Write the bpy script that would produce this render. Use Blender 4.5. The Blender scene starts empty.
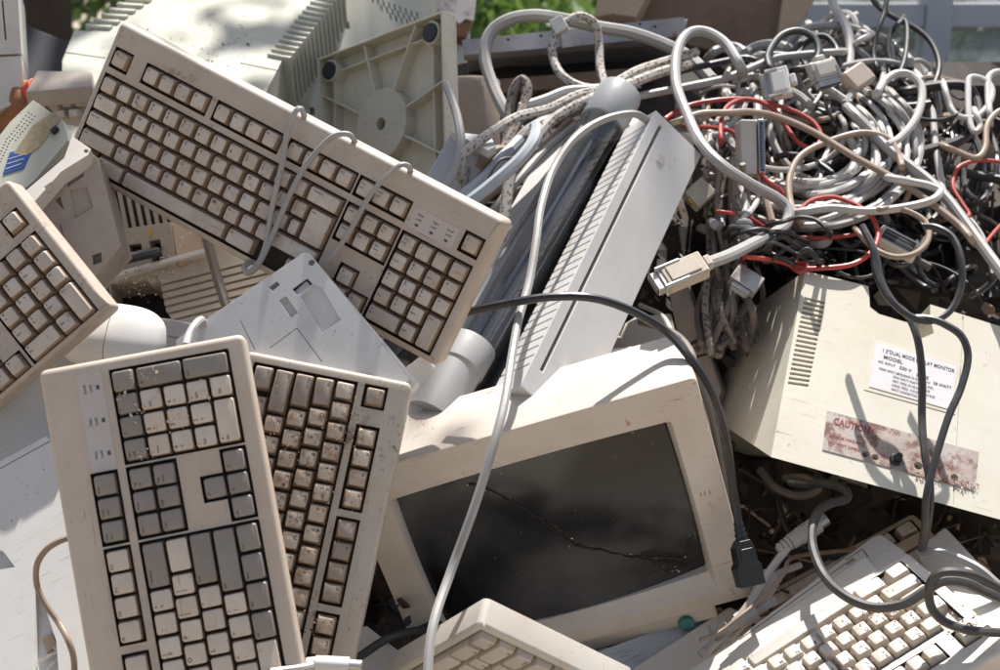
import bpy, bmesh, math, random
from mathutils import Matrix, Vector
from math import radians, sin, cos, pi

random.seed(11)
SC = bpy.context.scene
COL = SC.collection

# ------------------------------------------------------------------ camera
# photograph: 1000 x 670, focal length about 1400 px, looking 15 degrees down
FPX, CX, CY = 1400.0, 500.0, 335.0
PITCH = radians(15)
CAM = Matrix.Translation((0, 0, 1.55)) @ Matrix.Rotation(pi / 2 - PITCH, 4, 'X')
CV = CAM @ Matrix.Diagonal((1, -1, -1, 1))          # x right, y down, z forward


def at(px, py, d):
    """world point seen at photo pixel (px, py), d metres in front of the lens"""
    return CV @ Vector(((px - CX) / FPX * d, (py - CY) / FPX * d, d))


def pose(R, t):
    """board pose: x right along the rows, y to the rear, z out of the board"""
    m = Matrix([[R[i][0], R[i][1], R[i][2], t[i]] for i in range(3)] + [[0, 0, 0, 1]])
    return CV @ m @ Matrix.Diagonal((1, -1, -1, 1))


class Frame:
    """plane through a point with an outward normal n = (right, up, toward the lens)
    and an X axis that runs along the given direction"""
    def __init__(s, px, py, d, n, dirx):
        n = Vector(n).normalized()
        p = Vector(((px - CX) / FPX * d, -(py - CY) / FPX * d, -d))
        def hit(x, y):
            r = Vector(((x - CX) / FPX, -(y - CY) / FPX, -1))
            return r * (n.dot(p) / n.dot(r))
        q = hit(px + dirx[0], py + dirx[1])
        X = (q - p).normalized()
        Y = n.cross(X)
        s.n, s.p, s.hit, s.X, s.Y = n, p, hit, X, Y
        s.M = CAM @ Matrix([[X[i], Y[i], n[i], p[i]] for i in range(3)] + [[0, 0, 0, 1]])
    def uv(s, x, y):
        v = s.hit(x, y) - s.p
        return (v.dot(s.X), v.dot(s.Y))


POSE = {
    'K1': ([[0.86734, -0.43424, 0.24321], [0.46615, 0.87999, -0.09122], [-0.17441, 0.1925, 0.96567]], [-0.3883, -0.28957, 1.40962]),
    'K2': ([[-0.1918, 0.97654, -0.0979], [-0.9784, -0.18242, 0.09724], [0.0771, 0.11443, 0.99043]], [-0.26443, 0.45405, 1.10647]),
    'K3': ([[-0.19139, -0.98117, -0.02593], [0.96235, -0.19279, 0.19161], [-0.193, 0.01172, 0.98113]], [-0.10453, 0.04903, 1.28773]),
    'K4': ([[0.76547, 0.6374, 0.0882], [-0.64226, 0.76523, 0.04394], [-0.03948, -0.09028, 0.99513]], [-0.77657, 0.1578, 1.30715]),
    'K5': ([[-0.86811, -0.37139, 0.32934], [0.47263, -0.41564, 0.77709], [-0.15171, 0.83025, 0.53635]], [0.447, 0.2757, 1.30032]),
    'M1': ([[0.9572, 0.281, -0.06925], [-0.27825, 0.82774, -0.48725], [-0.0796, 0.48567, 0.87051]], [0.05669, 0.20693, 1.43567]),
    'BASE': ([[0.73893, 0.03097, 0.67307], [-0.12164, 0.98866, 0.08805], [-0.66271, -0.14693, 0.73432]], [-0.15937, -0.27787, 1.84035]),
}

# --------------------------------------------------------------- materials
MATS = {}


def nodes(name):
    m = bpy.data.materials.new(name)
    m.use_nodes = True
    nt = m.node_tree
    return m, nt, nt.nodes['Principled BSDF'], nt.nodes, nt.links


def plastic(name, col, dirt=(.20, .12, .07), amt=.35, speck=.0, rough=.42, scale=9.0, bump=.04, stain=None, stain_amt=0.0, metal=0.0):
    """weathered plastic: mottled base colour, grime patches, fine dark specks, rust-brown stains"""
    m, nt, b, N, L = nodes(name)
    tc = N.new('ShaderNodeTexCoord')
    oi = N.new('ShaderNodeObjectInfo')
    add = N.new('ShaderNodeVectorMath'); add.operation = 'ADD'
    L.new(tc.outputs['Object'], add.inputs[0])
    mul = N.new('ShaderNodeMath'); mul.operation = 'MULTIPLY'; mul.inputs[1].default_value = 7.0
    L.new(oi.outputs['Random'], mul.inputs[0]); L.new(mul.outputs[0], add.inputs[1])
    def noise(sc, det=4, rgh=.6):
        n = N.new('ShaderNodeTexNoise'); n.inputs['Scale'].default_value = sc
        n.inputs['Detail'].default_value = det; n.inputs['Roughness'].default_value = rgh
        L.new(add.outputs[0], n.inputs['Vector']); return n
    def ramp(src, a, bb, v0=0.0, v1=1.0):
        r = N.new('ShaderNodeMapRange'); r.inputs['From Min'].default_value = a; r.inputs['From Max'].default_value = bb
        r.inputs['To Min'].default_value = v0; r.inputs['To Max'].default_value = v1
        L.new(src, r.inputs['Value']); return r
    def mix(fac, ca, cb):
        x = N.new('ShaderNodeMix'); x.data_type = 'RGBA'
        if hasattr(fac, 'is_output'): L.new(fac, x.inputs[0])
        else: x.inputs[0].default_value = fac
        for k, c in ((6, ca), (7, cb)):
            if hasattr(c, 'is_output'): L.new(c, x.inputs[k])
            else: x.inputs[k].default_value = (*c, 1)
        return x.outputs[2]
    n1 = noise(scale, 6, .65)
    c = mix(ramp(n1.outputs['Fac'], .38, .75, 0, amt).outputs[0], col, dirt)
    n2 = noise(scale * 4.3, 5, .7)
    c = mix(ramp(n2.outputs['Fac'], .52, .8, 0, amt * .8).outputs[0], c, dirt)
    # soft tone differences of old yellowed plastic
    n0 = noise(scale * .35, 2)
    warm = tuple(v * k for v, k in zip(col, (1.0, .925, .83)))
    c = mix(ramp(n0.outputs['Fac'], .35, .7, 0, .35).outputs[0], c, warm) if amt > 0 else c
    if speck > 0:
        n3 = noise(170, 3, .8)
        n4 = noise(scale * 1.3, 2)
        sp = ramp(n3.outputs['Fac'], .66 - speck * .08, .70 - speck * .08)
        cl = ramp(n4.outputs['Fac'], .62 - .22 * speck, .72)
        mm = N.new('ShaderNodeMath'); mm.operation = 'MULTIPLY'
        L.new(sp.outputs[0], mm.inputs[0]); L.new(cl.outputs[0], mm.inputs[1])
        c = mix(mm.outputs[0], c, (.055, .035, .022))
    if stain:
        n5 = noise(scale * 2.2, 8, .75)
        c = mix(ramp(n5.outputs['Fac'], .63 - stain_amt * .2, .70 - stain_amt * .15, 0, .85).outputs[0], c, stain)
    if amt > 0 and bump:
        mp = N.new('ShaderNodeMapping'); mp.inputs['Scale'].default_value = (3.0, 46.0, 9.0); mp.inputs['Rotation'].default_value = (.3, .2, .7)
        L.new(add.outputs[0], mp.inputs['Vector'])
        n6 = N.new('ShaderNodeTexNoise'); n6.inputs['Scale'].default_value = 9; n6.inputs['Detail'].default_value = 3; L.new(mp.outputs[0], n6.inputs['Vector'])
        n7 = noise(scale * .9, 2)
        mk = N.new('ShaderNodeMath'); mk.operation = 'MULTIPLY'
        L.new(ramp(n6.outputs['Fac'], .655, .69, 0, .55).outputs[0], mk.inputs[0]); L.new(ramp(n7.outputs['Fac'], .48, .62).outputs[0], mk.inputs[1])
        c = mix(mk.outputs[0], c, tuple(v * .8 for v in dirt))
    v = N.new('ShaderNodeMapRange'); v.inputs['To Min'].default_value = .93; v.inputs['To Max'].default_value = 1.05
    L.new(oi.outputs['Random'], v.inputs['Value'])
    hs = N.new('ShaderNodeHueSaturation'); L.new(c, hs.inputs['Color']); L.new(v.outputs[0], hs.inputs['Value'])
    L.new(hs.outputs[0], b.inputs['Base Color'])
    rr = ramp(n2.outputs['Fac'], .3, .75, rough - .06, rough + .25)
    L.new(rr.outputs[0], b.inputs['Roughness'])
    b.inputs['Metallic'].default_value = metal
    if bump:
        bp = N.new('ShaderNodeBump'); bp.inputs['Strength'].default_value = bump; bp.inputs['Distance'].default_value = .002
        nb = noise(420, 2); L.new(nb.outputs['Fac'], bp.inputs['Height']); L.new(bp.outputs[0], b.inputs['Normal'])
    MATS[name] = m
    return m


def plain(name, col, rough=.5, metal=0.0, var=.25, scale=30, spec=None):
    m, nt, b, N, L = nodes(name)
    tc = N.new('ShaderNodeTexCoord')
    n = N.new('ShaderNodeTexNoise'); n.inputs['Scale'].default_value = scale; n.inputs['Detail'].default_value = 5
    L.new(tc.outputs['Object'], n.inputs['Vector'])
    x = N.new('ShaderNodeMix'); x.data_type = 'RGBA'; L.new(n.outputs['Fac'], x.inputs[0])
    x.inputs[6].default_value = (*[v * (1 - var) for v in col], 1); x.inputs[7].default_value = (*[min(1, v * (1 + var)) for v in col], 1)
    L.new(x.outputs[2], b.inputs['Base Color'])
    b.inputs['Roughness'].default_value = rough; b.inputs['Metallic'].default_value = metal
    if spec is not None: b.inputs['Specular IOR Level'].default_value = spec
    MATS[name] = m
    return m


plastic('beige', (.49, .43, .365), (.26, .16, .10), .52, .35, stain=(.20, .10, .055), stain_amt=.13)
plastic('beige_cap', (.53, .485, .435), (.29, .18, .115), .62, .3, scale=26, stain=(.24, .125, .065), stain_amt=.12)
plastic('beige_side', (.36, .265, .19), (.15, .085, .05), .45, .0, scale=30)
plastic('tan', (.535, .46, .38), (.30, .185, .115), .32, .25, bump=.04)
plastic('tan_cap', (.58, .515, .44), (.32, .19, .115), .30, .15, scale=24, stain=(.30, .13, .07), stain_amt=.08)
plastic('gray_cap', (.262, .235, .205), (.14, .085, .05), .30, .1, scale=24, rough=.36)
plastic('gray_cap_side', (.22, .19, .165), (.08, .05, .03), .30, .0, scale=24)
plastic('dusty', (.475, .425, .355), (.27, .165, .10), .35, .7, stain=(.17, .075, .035), stain_amt=.16)
plastic('dusty_cap', (.60, .52, .43), (.27, .15, .08), .85, .7, scale=34, stain=(.20, .085, .04), stain_amt=.5)
plastic('dusty_gray', (.36, .31, .26), (.22, .13, .08), .6, .4, scale=30)
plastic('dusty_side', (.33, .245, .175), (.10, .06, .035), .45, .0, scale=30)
plastic('white_kb', (.58, .55, .49), (.34, .22, .14), .36, .45, stain=(.28, .12, .06), stain_amt=.08)
plastic('white_cap', (.55, .52, .475), (.36, .24, .16), .30, .5, scale=26, stain=(.30, .15, .08), stain_amt=.12)
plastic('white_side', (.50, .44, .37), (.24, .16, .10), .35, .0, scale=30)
plastic('monitor', (.58, .53, .47), (.33, .20, .13), .34, .3, stain=(.33, .12, .07), stain_amt=.03)
plastic('old_crt', (.60, .58, .495), (.36, .26, .165), .34, .25, stain=(.26, .13, .07), stain_amt=.02)
plastic('green_crt', (.51, .505, .425), (.30, .27, .19), .25, .35)
plastic('grey_case', (.60, .57, .53), (.34, .26, .19), .32, .25)
plastic('blue_white', (.62, .615, .60), (.36, .31, .25), .32, .3)
plastic('blue_grey', (.43, .455, .475), (.26, .25, .23), .25, .3)
plastic('base_plate', (.58, .54, .43), (.24, .17, .11), .38, .6)
plastic('ribbed', (.48, .42, .345), (.20, .135, .085), .45, .4)
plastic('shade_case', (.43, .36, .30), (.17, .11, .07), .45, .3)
plastic('mouse_white', (.62, .61, .59), (.36, .31, .26), .14, .2)
plastic('silver_cap', (.34, .345, .35), (.25, .24, .23), .2, .1, rough=.34)
plastic('cable_grey', (.33, .325, .315), (.20, .16, .125), .45, .0, scale=16, bump=0)
plastic('cable_white', (.47, .46, .44), (.27, .20, .145), .40, .0, scale=16, bump=0)
plastic('cable_blue', (.40, .445, .49), (.22, .2, .18), .35, .0, scale=16, bump=0)
plastic('cable_tan', (.29, .22, .165), (.18, .10, .055), .5, .0, scale=16, bump=0)
plastic('cable_dark', (.042, .043, .046), (.14, .105, .075), .4, .0, scale=20, bump=0, rough=.36)
plastic('cable_black', (.022, .022, .024), (.06, .05, .04), .35, .0, scale=20, bump=0, rough=.38)
plastic('cable_dust', (.15, .13, .115), (.25, .185, .13), .7, .0, scale=26, bump=0)
plastic('cable_red', (.40, .045, .035), (.19, .05, .035), .4, .0, scale=16, bump=0)
plastic('shell_cream', (.44, .39, .315), (.28, .18, .11), .4, .3, scale=30)
plastic('shell_grey', (.50, .475, .43), (.25, .2, .15), .4, .2, scale=30)
plastic('metal', (.50, .49, .47), (.19, .115, .07), .5, .2, rough=.34, scale=20, metal=.85)
plastic('grey_metal', (.36, .36, .38), (.15, .085, .05), .55, .5, rough=.5, scale=14, metal=.2, stain=(.16, .07, .035), stain_amt=.1)
plastic('brown_board', (.23, .155, .105), (.10, .055, .03), .6, .5, scale=12, rough=.75)
plastic('tan_board', (.46, .345, .245), (.24, .14, .08), .4, .3, scale=12, rough=.7)
plastic('rust_white', (.55, .52, .49), (.24, .11, .055), .5, .5, stain=(.17, .07, .035), stain_amt=.4, scale=16)
plastic('rust_label', (.45, .415, .385), (.21, .085, .05), .7, .5, stain=(.13, .035, .02), stain_amt=.75, scale=22, rough=.5)
plastic('paper', (.66, .64, .67), (.42, .36, .33), .25, .2, rough=.55, scale=20)
plastic('label_grey', (.50, .46, .445), (.40, .31, .25), .3, .2, scale=20)
plain('legend', (.075, .065, .06), .6)
plain('ink', (.035, .033, .05), .6)
plain('ink_red', (.26, .018, .02), .6)
plain('gap', (.014, .011, .009), .7)
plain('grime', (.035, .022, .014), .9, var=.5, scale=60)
plain('black_plastic', (.018, .017, .017), .42)
plain('black_pin', (.012, .012, .012), .5)
plain('gold_pin', (.55, .36, .12), .35, .8)
plain('blue_insert', (.012, .035, .11), .4)
plain('navy_block', (.022, .032, .055), .45)
plain('sticker_blue', (.03, .085, .28), .45, var=.35, scale=60)
plain('yellow_tab', (.60, .36, .03), .5)
plain('red_cap', (.55, .07, .03), .5)
plain('teal_button', (.045, .20, .19), .4)
plain('foam', (.62, .54, .44), .8)
plain('crumb', (.34, .20, .11), .9, var=.6, scale=90)
plain('crumb_pale', (.66, .50, .36), .9, var=.4, scale=90)
plain('rust_can', (.26, .12, .06), .85, var=.6, scale=40)
plain('dark_sheet', (.02, .02, .024), .6)
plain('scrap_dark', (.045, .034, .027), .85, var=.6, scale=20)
plain('dirt', (.29, .24, .18), .95, var=.35, scale=3)
plain('bark', (.055, .038, .028), .9, var=.5, scale=12)
plain('pane_frame', (.60, .59, .585), .5, var=.12, scale=8)
plain('pink_box', (.46, .33, .28), .6, var=.12, scale=12)
plain('sand_window', (.34, .27, .16), .5, var=.5, scale=160)


def leafmat(name, a, bcol):
    m, nt, b, N, L = nodes(name)
    oi = N.new('ShaderNodeNewGeometry')
    x = N.new('ShaderNodeMix'); x.data_type = 'RGBA'; L.new(oi.outputs['Random Per Island'], x.inputs[0])
    x.inputs[6].default_value = (*a, 1); x.inputs[7].default_value = (*bcol, 1)
    L.new(x.outputs[2], b.inputs['Base Color']); b.inputs['Roughness'].default_value = .55
    t = N.new('ShaderNodeBsdfTranslucent'); L.new(x.outputs[2], t.inputs['Color'])
    ms = N.new('ShaderNodeMixShader'); ms.inputs[0].default_value = .45
    L.new(b.outputs[0], ms.inputs[1]); L.new(t.outputs[0], ms.inputs[2])
    L.new(ms.outputs[0], N['Material Output'].inputs['Surface'])
    MATS[name] = m


leafmat('leaf', (.055, .11, .02), (.17, .26, .06))
leafmat('leaf_dark', (.03, .06, .015), (.09, .14, .035))


def glassmat(name, tint, gloss=.18, rough=.08, dust=.0, dcol=(.6, .58, .54)):
    """clear thin plastic or pane: see-through, with a reflection and a film of dust"""
    m, nt, b, N, L = nodes(name)
    tr = N.new('ShaderNodeBsdfTransparent'); tr.inputs['Color'].default_value = (*tint, 1)
    gl = N.new('ShaderNodeBsdfGlossy'); gl.inputs['Roughness'].default_value = rough
    lw = N.new('ShaderNodeLayerWeight'); lw.inputs['Blend'].default_value = .35
    mr = N.new('ShaderNodeMapRange'); mr.inputs['To Min'].default_value = gloss * .4; mr.inputs['To Max'].default_value = min(1, gloss * 3)
    L.new(lw.outputs['Facing'], mr.inputs['Value'])
    ms = N.new('ShaderNodeMixShader'); L.new(mr.outputs[0], ms.inputs[0]); L.new(tr.outputs[0], ms.inputs[1]); L.new(gl.outputs[0], ms.inputs[2])
    out = ms
    if dust:
        d1 = N.new('ShaderNodeBsdfDiffuse'); d1.inputs['Color'].default_value = (*dcol, 1)
        d2 = N.new('ShaderNodeBsdfTranslucent'); d2.inputs['Color'].default_value = (*dcol, 1)
        df = N.new('ShaderNodeMixShader'); df.inputs[0].default_value = .45; L.new(d1.outputs[0], df.inputs[1]); L.new(d2.outputs[0], df.inputs[2])
        tc = N.new('ShaderNodeTexCoord'); n = N.new('ShaderNodeTexNoise'); n.inputs['Scale'].default_value = 12; n.inputs['Detail'].default_value = 8
        L.new(tc.outputs['Object'], n.inputs['Vector'])
        r = N.new('ShaderNodeMapRange'); r.inputs['From Min'].default_value = .35; r.inputs['From Max'].default_value = .8
        r.inputs['To Min'].default_value = dust * .25; r.inputs['To Max'].default_value = dust * 1.6
        L.new(n.outputs['Fac'], r.inputs['Value'])
        m2 = N.new('ShaderNodeMixShader'); L.new(r.outputs[0], m2.inputs[0]); L.new(ms.outputs[0], m2.inputs[1]); L.new(df.outputs[0], m2.inputs[2])
        out = m2
    L.new(out.outputs[0], N['Material Output'].inputs['Surface'])
    MATS[name] = m


glassmat('clear_tube', (.84, .85, .86), .115, .06, .05, (.30, .26, .22))
glassmat('smoky', (.36, .36, .37), .18, .15, .07, (.30, .28, .26))
glassmat('window_glass', (.82, .88, .90), .30, .12, .42, (.60, .62, .66))


def braid(name, a, bcol):
    m, nt, b, N, L = nodes(name)
    tc = N.new('ShaderNodeTexCoord')
    v = N.new('ShaderNodeTexVoronoi'); v.inputs['Scale'].default_value = 190
    L.new(tc.outputs['Object'], v.inputs['Vector'])
    r = N.new('ShaderNodeMapRange'); r.inputs['From Min'].default_value = .25; r.inputs['From Max'].default_value = .5
    L.new(v.outputs['Distance'], r.inputs['Value'])
    x = N.new('ShaderNodeMix'); x.data_type = 'RGBA'; L.new(r.outputs[0], x.inputs[0])
    x.inputs[6].default_value = (*bcol, 1); x.inputs[7].default_value = (*a, 1)
    L.new(x.outputs[2], b.inputs['Base Color']); b.inputs['Roughness'].default_value = .85
    MATS[name] = m


braid('braided', (.46, .42, .375), (.13, .105, .085))
braid('braided_dark', (.22, .185, .155), (.055, .045, .04))


def screenmat():
    m, nt, b, N, L = nodes('crt_glass')
    tc = N.new('ShaderNodeTexCoord')
    n = N.new('ShaderNodeTexNoise'); n.inputs['Scale'].default_value = 5.5; n.inputs['Detail'].default_value = 4; n.inputs['Roughness'].default_value = .45
    L.new(tc.outputs['Object'], n.inputs['Vector'])
    r = N.new('ShaderNodeMapRange'); r.inputs['From Min'].default_value = .45; r.inputs['From Max'].default_value = .80
    L.new(n.outputs['Fac'], r.inputs['Value'])
    x = N.new('ShaderNodeMix'); x.data_type = 'RGBA'; L.new(r.outputs[0], x.inputs[0])
    x.inputs[6].default_value = (.008, .0082, .009, 1); x.inputs[7].default_value = (.105, .105, .105, 1)  # grey clouds: dust plus a soft reflection painted into the base colour
    n2 = N.new('ShaderNodeTexNoise'); n2.inputs['Scale'].default_value = 260; n2.inputs['Detail'].default_value = 2
    L.new(tc.outputs['Object'], n2.inputs['Vector'])
    r2 = N.new('ShaderNodeMapRange'); r2.inputs['From Min'].default_value = .745; r2.inputs['From Max'].default_value = .775
    L.new(n2.outputs['Fac'], r2.inputs['Value'])
    y = N.new('ShaderNodeMix'); y.data_type = 'RGBA'; L.new(r2.outputs[0], y.inputs[0]); L.new(x.outputs[2], y.inputs[6]); y.inputs[7].default_value = (.34, .26, .19, 1)
    L.new(y.outputs[2], b.inputs['Base Color'])
    r3 = N.new('ShaderNodeMapRange'); r3.inputs['To Min'].default_value = .08; r3.inputs['To Max'].default_value = .34
    L.new(n.outputs['Fac'], r3.inputs['Value']); L.new(r3.outputs[0], b.inputs['Roughness'])
    MATS['crt_glass'] = m


screenmat()


# ----------------------------------------------------------- mesh building
class MB:
    def __init__(s):
        s.v, s.f, s.m = [], [], []
    def add(s, verts, faces, mat=0, M=None):
        o = len(s.v)
        s.v += [tuple(M @ Vector(p)) if M else tuple(p) for p in verts]
        s.f += [tuple(i + o for i in f) for f in faces]
        s.m += [mat] * len(faces)
    def box(s, x0, x1, y0, y1, z0, z1, mat=0, M=None):
        v = [(x0, y0, z0), (x1, y0, z0), (x1, y1, z0), (x0, y1, z0), (x0, y0, z1), (x1, y0, z1), (x1, y1, z1), (x0, y1, z1)]
        s.add(v, [(3, 2, 1, 0), (4, 5, 6, 7), (0, 1, 5, 4), (1, 2, 6, 5), (2, 3, 7, 6), (3, 0, 4, 7)], mat, M)
    def prism(s, poly, z0, z1, mat=0, M=None):
        a = sum(poly[i - 1][0] * poly[i][1] - poly[i][0] * poly[i - 1][1] for i in range(len(poly)))
        if a < 0: poly = poly[::-1]
        n = len(poly)
        v = [(x, y, z0) for x, y in poly] + [(x, y, z1) for x, y in poly]
        s.add(v, [tuple(range(n))[::-1], tuple(range(n, 2 * n))] + [(i, (i + 1) % n, n + (i + 1) % n, n + i) for i in range(n)], mat, M)
    def loft(s, rings, cap0=True, cap1=True, mat=0, M=None, closed=True):
        n = len(rings[0]); v = [p for r in rings for p in r]; f = []
        for k in range(len(rings) - 1):
            for i in range(n if closed else n - 1):
                j = (i + 1) % n
                f.append((k * n + i, k * n + j, (k + 1) * n + j, (k + 1) * n + i))
        if cap0: f.append(tuple(range(n))[::-1])
        if cap1: f.append(tuple(range((len(rings) - 1) * n, len(rings) * n)))
        s.add(v, f, mat, M)
    def cyl(s, p0, p1, r0, r1=None, n=16, mat=0, M=None, cap=True):
        p0, p1 = Vector(p0), Vector(p1); r1 = r0 if r1 is None else r1
        d = (p1 - p0).normalized(); a = d.orthogonal().normalized(); b = d.cross(a)
        R = lambda p, r: [p + a * (r * cos(2 * pi * i / n)) + b * (r * sin(2 * pi * i / n)) for i in range(n)]
        s.loft([R(p0, r0), R(p1, r1)], cap, cap, mat, M)
    def tube(s, pts, r, n=8, mat=0, cap=True, M=None):
        pts = [Vector(p) for p in pts]
        rings, up = [], None
        for i, p in enumerate(pts):
            t = (pts[min(i + 1, len(pts) - 1)] - pts[max(i - 1, 0)])
            if t.length < 1e-9: t = Vector((0, 0, 1))
            t.normalize()
            if up is None: up = t.orthogonal().normalized()
            else:
                up = up - t * up.dot(t)
                up = up.normalized() if up.length > 1e-6 else t.orthogonal().normalized()
            b = t.cross(up); rr = r(i / (len(pts) - 1)) if callable(r) else r
            rings.append([p + up * (rr * cos(2 * pi * k / n)) + b * (rr * sin(2 * pi * k / n)) for k in range(n)])
        s.loft(rings, cap, cap, mat, M)
    def build(s, name, mats, parent=None, M=None, bevel=0, smooth=35, seg=2):
        me = bpy.data.meshes.new(name)
        me.from_pydata(s.v, [], s.f); me.update()
        bm = bmesh.new(); bm.from_mesh(me); bmesh.ops.recalc_face_normals(bm, faces=bm.faces); bm.to_mesh(me); bm.free()
        return link(name, me, mats, parent, M, bevel, smooth, s.m, seg)


def link(name, me, mats, parent=None, M=None, bevel=0, smooth=35, midx=None, seg=2):
    if not isinstance(mats, (list, tuple)): mats = [mats]
    if not me.materials:
        for m in mats: me.materials.append(MATS[m])
    if midx: me.polygons.foreach_set('material_index', midx)
    if smooth:
        me.polygons.foreach_set('use_smooth', [True] * len(me.polygons))
        me.set_sharp_from_angle(angle=radians(smooth))
    o = bpy.data.objects.new(name, me); COL.objects.link(o)
    if parent is not None: o.parent = parent
    if M is not None:
        if parent is None: o.matrix_basis = M
        else: o.matrix_basis = M
    if bevel:
        md = o.modifiers.new('edges', 'BEVEL'); md.width = bevel; md.segments = seg; md.limit_method = 'ANGLE'; md.angle_limit = radians(38); md.harden_normals = True
    return o


def carve(o, cutter):
    """cut an MB out of a mesh object; the cutter is deleted again"""
    me = bpy.data.meshes.new('cut'); me.from_pydata(cutter.v, [], cutter.f); me.update()
    bm = bmesh.new(); bm.from_mesh(me); bmesh.ops.recalc_face_normals(bm, faces=bm.faces); bm.to_mesh(me); bm.free()
    c = bpy.data.objects.new('cut', me); COL.objects.link(c)
    pm, pa = o.matrix_basis.copy(), o.parent
    o.parent = None; o.matrix_basis = Matrix.Identity(4)
    keep = [(m.width, m.segments) for m in o.modifiers if m.type == 'BEVEL']
    o.modifiers.clear()
    md = o.modifiers.new('b', 'BOOLEAN'); md.operation = 'DIFFERENCE'; md.object = c; md.solver = 'EXACT'; md.use_self = True
    bpy.context.view_layer.update()
    dg = bpy.context.evaluated_depsgraph_get()
    nm = bpy.data.meshes.new_from_object(o.evaluated_get(dg))
    o.modifiers.clear(); old = o.data; o.data = nm; nm.name = old.name
    bpy.data.objects.remove(c); bpy.data.meshes.remove(me)
    nm.polygons.foreach_set('use_smooth', [True] * len(nm.polygons)); nm.set_sharp_from_angle(angle=radians(35))
    o.parent = pa; o.matrix_basis = pm
    for w, sg in keep:
        b = o.modifiers.new('edges', 'BEVEL'); b.width = w; b.segments = sg; b.limit_method = 'ANGLE'; b.angle_limit = radians(38); b.harden_normals = True
    return o


def tag(o, label, cat, group=None, kind=None):
    o['label'] = label; o['category'] = cat
    if group: o['group'] = group
    if kind: o['kind'] = kind
    return o


def thing(name, M, label, cat, group=None):
    o = bpy.data.objects.new(name, None); o.empty_display_size = .02; COL.objects.link(o); o.matrix_world = M
    return tag(o, label, cat, group)


def rrect(x0, x1, y0, y1, r, n=4, bow=(0, 0, 0, 0), m=8):
    """rounded rectangle, counter-clockwise; bow bulges bottom, right, top, left outward"""
    out = []
    cs = [(x1 - r, y0 + r, -pi / 2), (x1 - r, y1 - r, 0), (x0 + r, y1 - r, pi / 2), (x0 + r, y0 + r, pi)]
    for k, (cx, cy, a) in enumerate(cs):
        for i in range(n + 1):
            t = a + pi / 2 * i / n
            out.append((cx + r * cos(t), cy + r * sin(t)))
        nx = cs[(k + 1) % 4]; p = out[-1]; t = a + pi / 2
        q = (nx[0] + r * cos(nx[2]), nx[1] + r * sin(nx[2]))
        for i in range(1, m):
            out.append((p[0] + (q[0] - p[0]) * i / m, p[1] + (q[1] - p[1]) * i / m))
    xm, ym, hx, hy = (x0 + x1) / 2, (y0 + y1) / 2, (x1 - x0) / 2, (y1 - y0) / 2
    res = []
    for x, y in out:
        u, v = (x - xm) / hx, (y - ym) / hy
        yy = y + (bow[2] * max(0, v) - bow[0] * max(0, -v)) * (1 - u * u)
        xx = x + (bow[1] * max(0, u) - bow[3] * max(0, -u)) * (1 - v * v)
        res.append((xx, yy))
    return res


_TX = {}


def text_geo(s):
    """triangles of a line of text at size 1, centred"""
    if s in _TX: return _TX[s]
    cu = bpy.data.curves.new('t', 'FONT'); cu.body = s; cu.resolution_u = 2; cu.offset = .018; cu.align_x = 'CENTER'; cu.align_y = 'CENTER'
    ob = bpy.data.objects.new('t', cu)
    me = bpy.data.meshes.new_from_object(ob)
    g = ([tuple(v.co) for v in me.vertices], [tuple(p.vertices) for p in me.polygons])
    bpy.data.objects.remove(ob); bpy.data.curves.remove(cu); bpy.data.meshes.remove(me)
    _TX[s] = g
    return g


def put_text(mb, s, x, y, z, size, mat=0, M=None, align='c', rot=0, sx=1.0):
    v, f = text_geo(s)
    if not v: return
    xs = [p[0] for p in v]; off = -min(xs) if align == 'l' else (-max(xs) if align == 'r' else 0)
    T = Matrix.Translation((x, y, z)) @ Matrix.Rotation(rot, 4, 'Z') @ Matrix.Diagonal((size * sx, size, 1, 1)) @ Matrix.Translation((off, 0, 0))
    mb.add(v, f, mat, (M @ T) if M else T)


def spline(pts, sub=8):
    pts = [Vector(p) for p in pts]
    if len(pts) < 3: sub = max(sub, 2)
    out = []
    P = [pts[0] * 2 - pts[1]] + pts + [pts[-1] * 2 - pts[-2]]
    for i in range(1, len(P) - 2):
        a, b, c, d = P[i - 1:i + 3]
        for k in range(sub):
            t = k / sub
            out.append(.5 * ((2 * b) + (c - a) * t + (2 * a - 5 * b + 4 * c - d) * t * t + (3 * b - a - 3 * c + d) * t ** 3))
    out.append(P[-2])
    return out

# -------------------------------------------------------------- keyboards
U = .01905
_KM = {}
TOP, PLATE, FLOOR = .0, -.0055, -.0112


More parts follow.
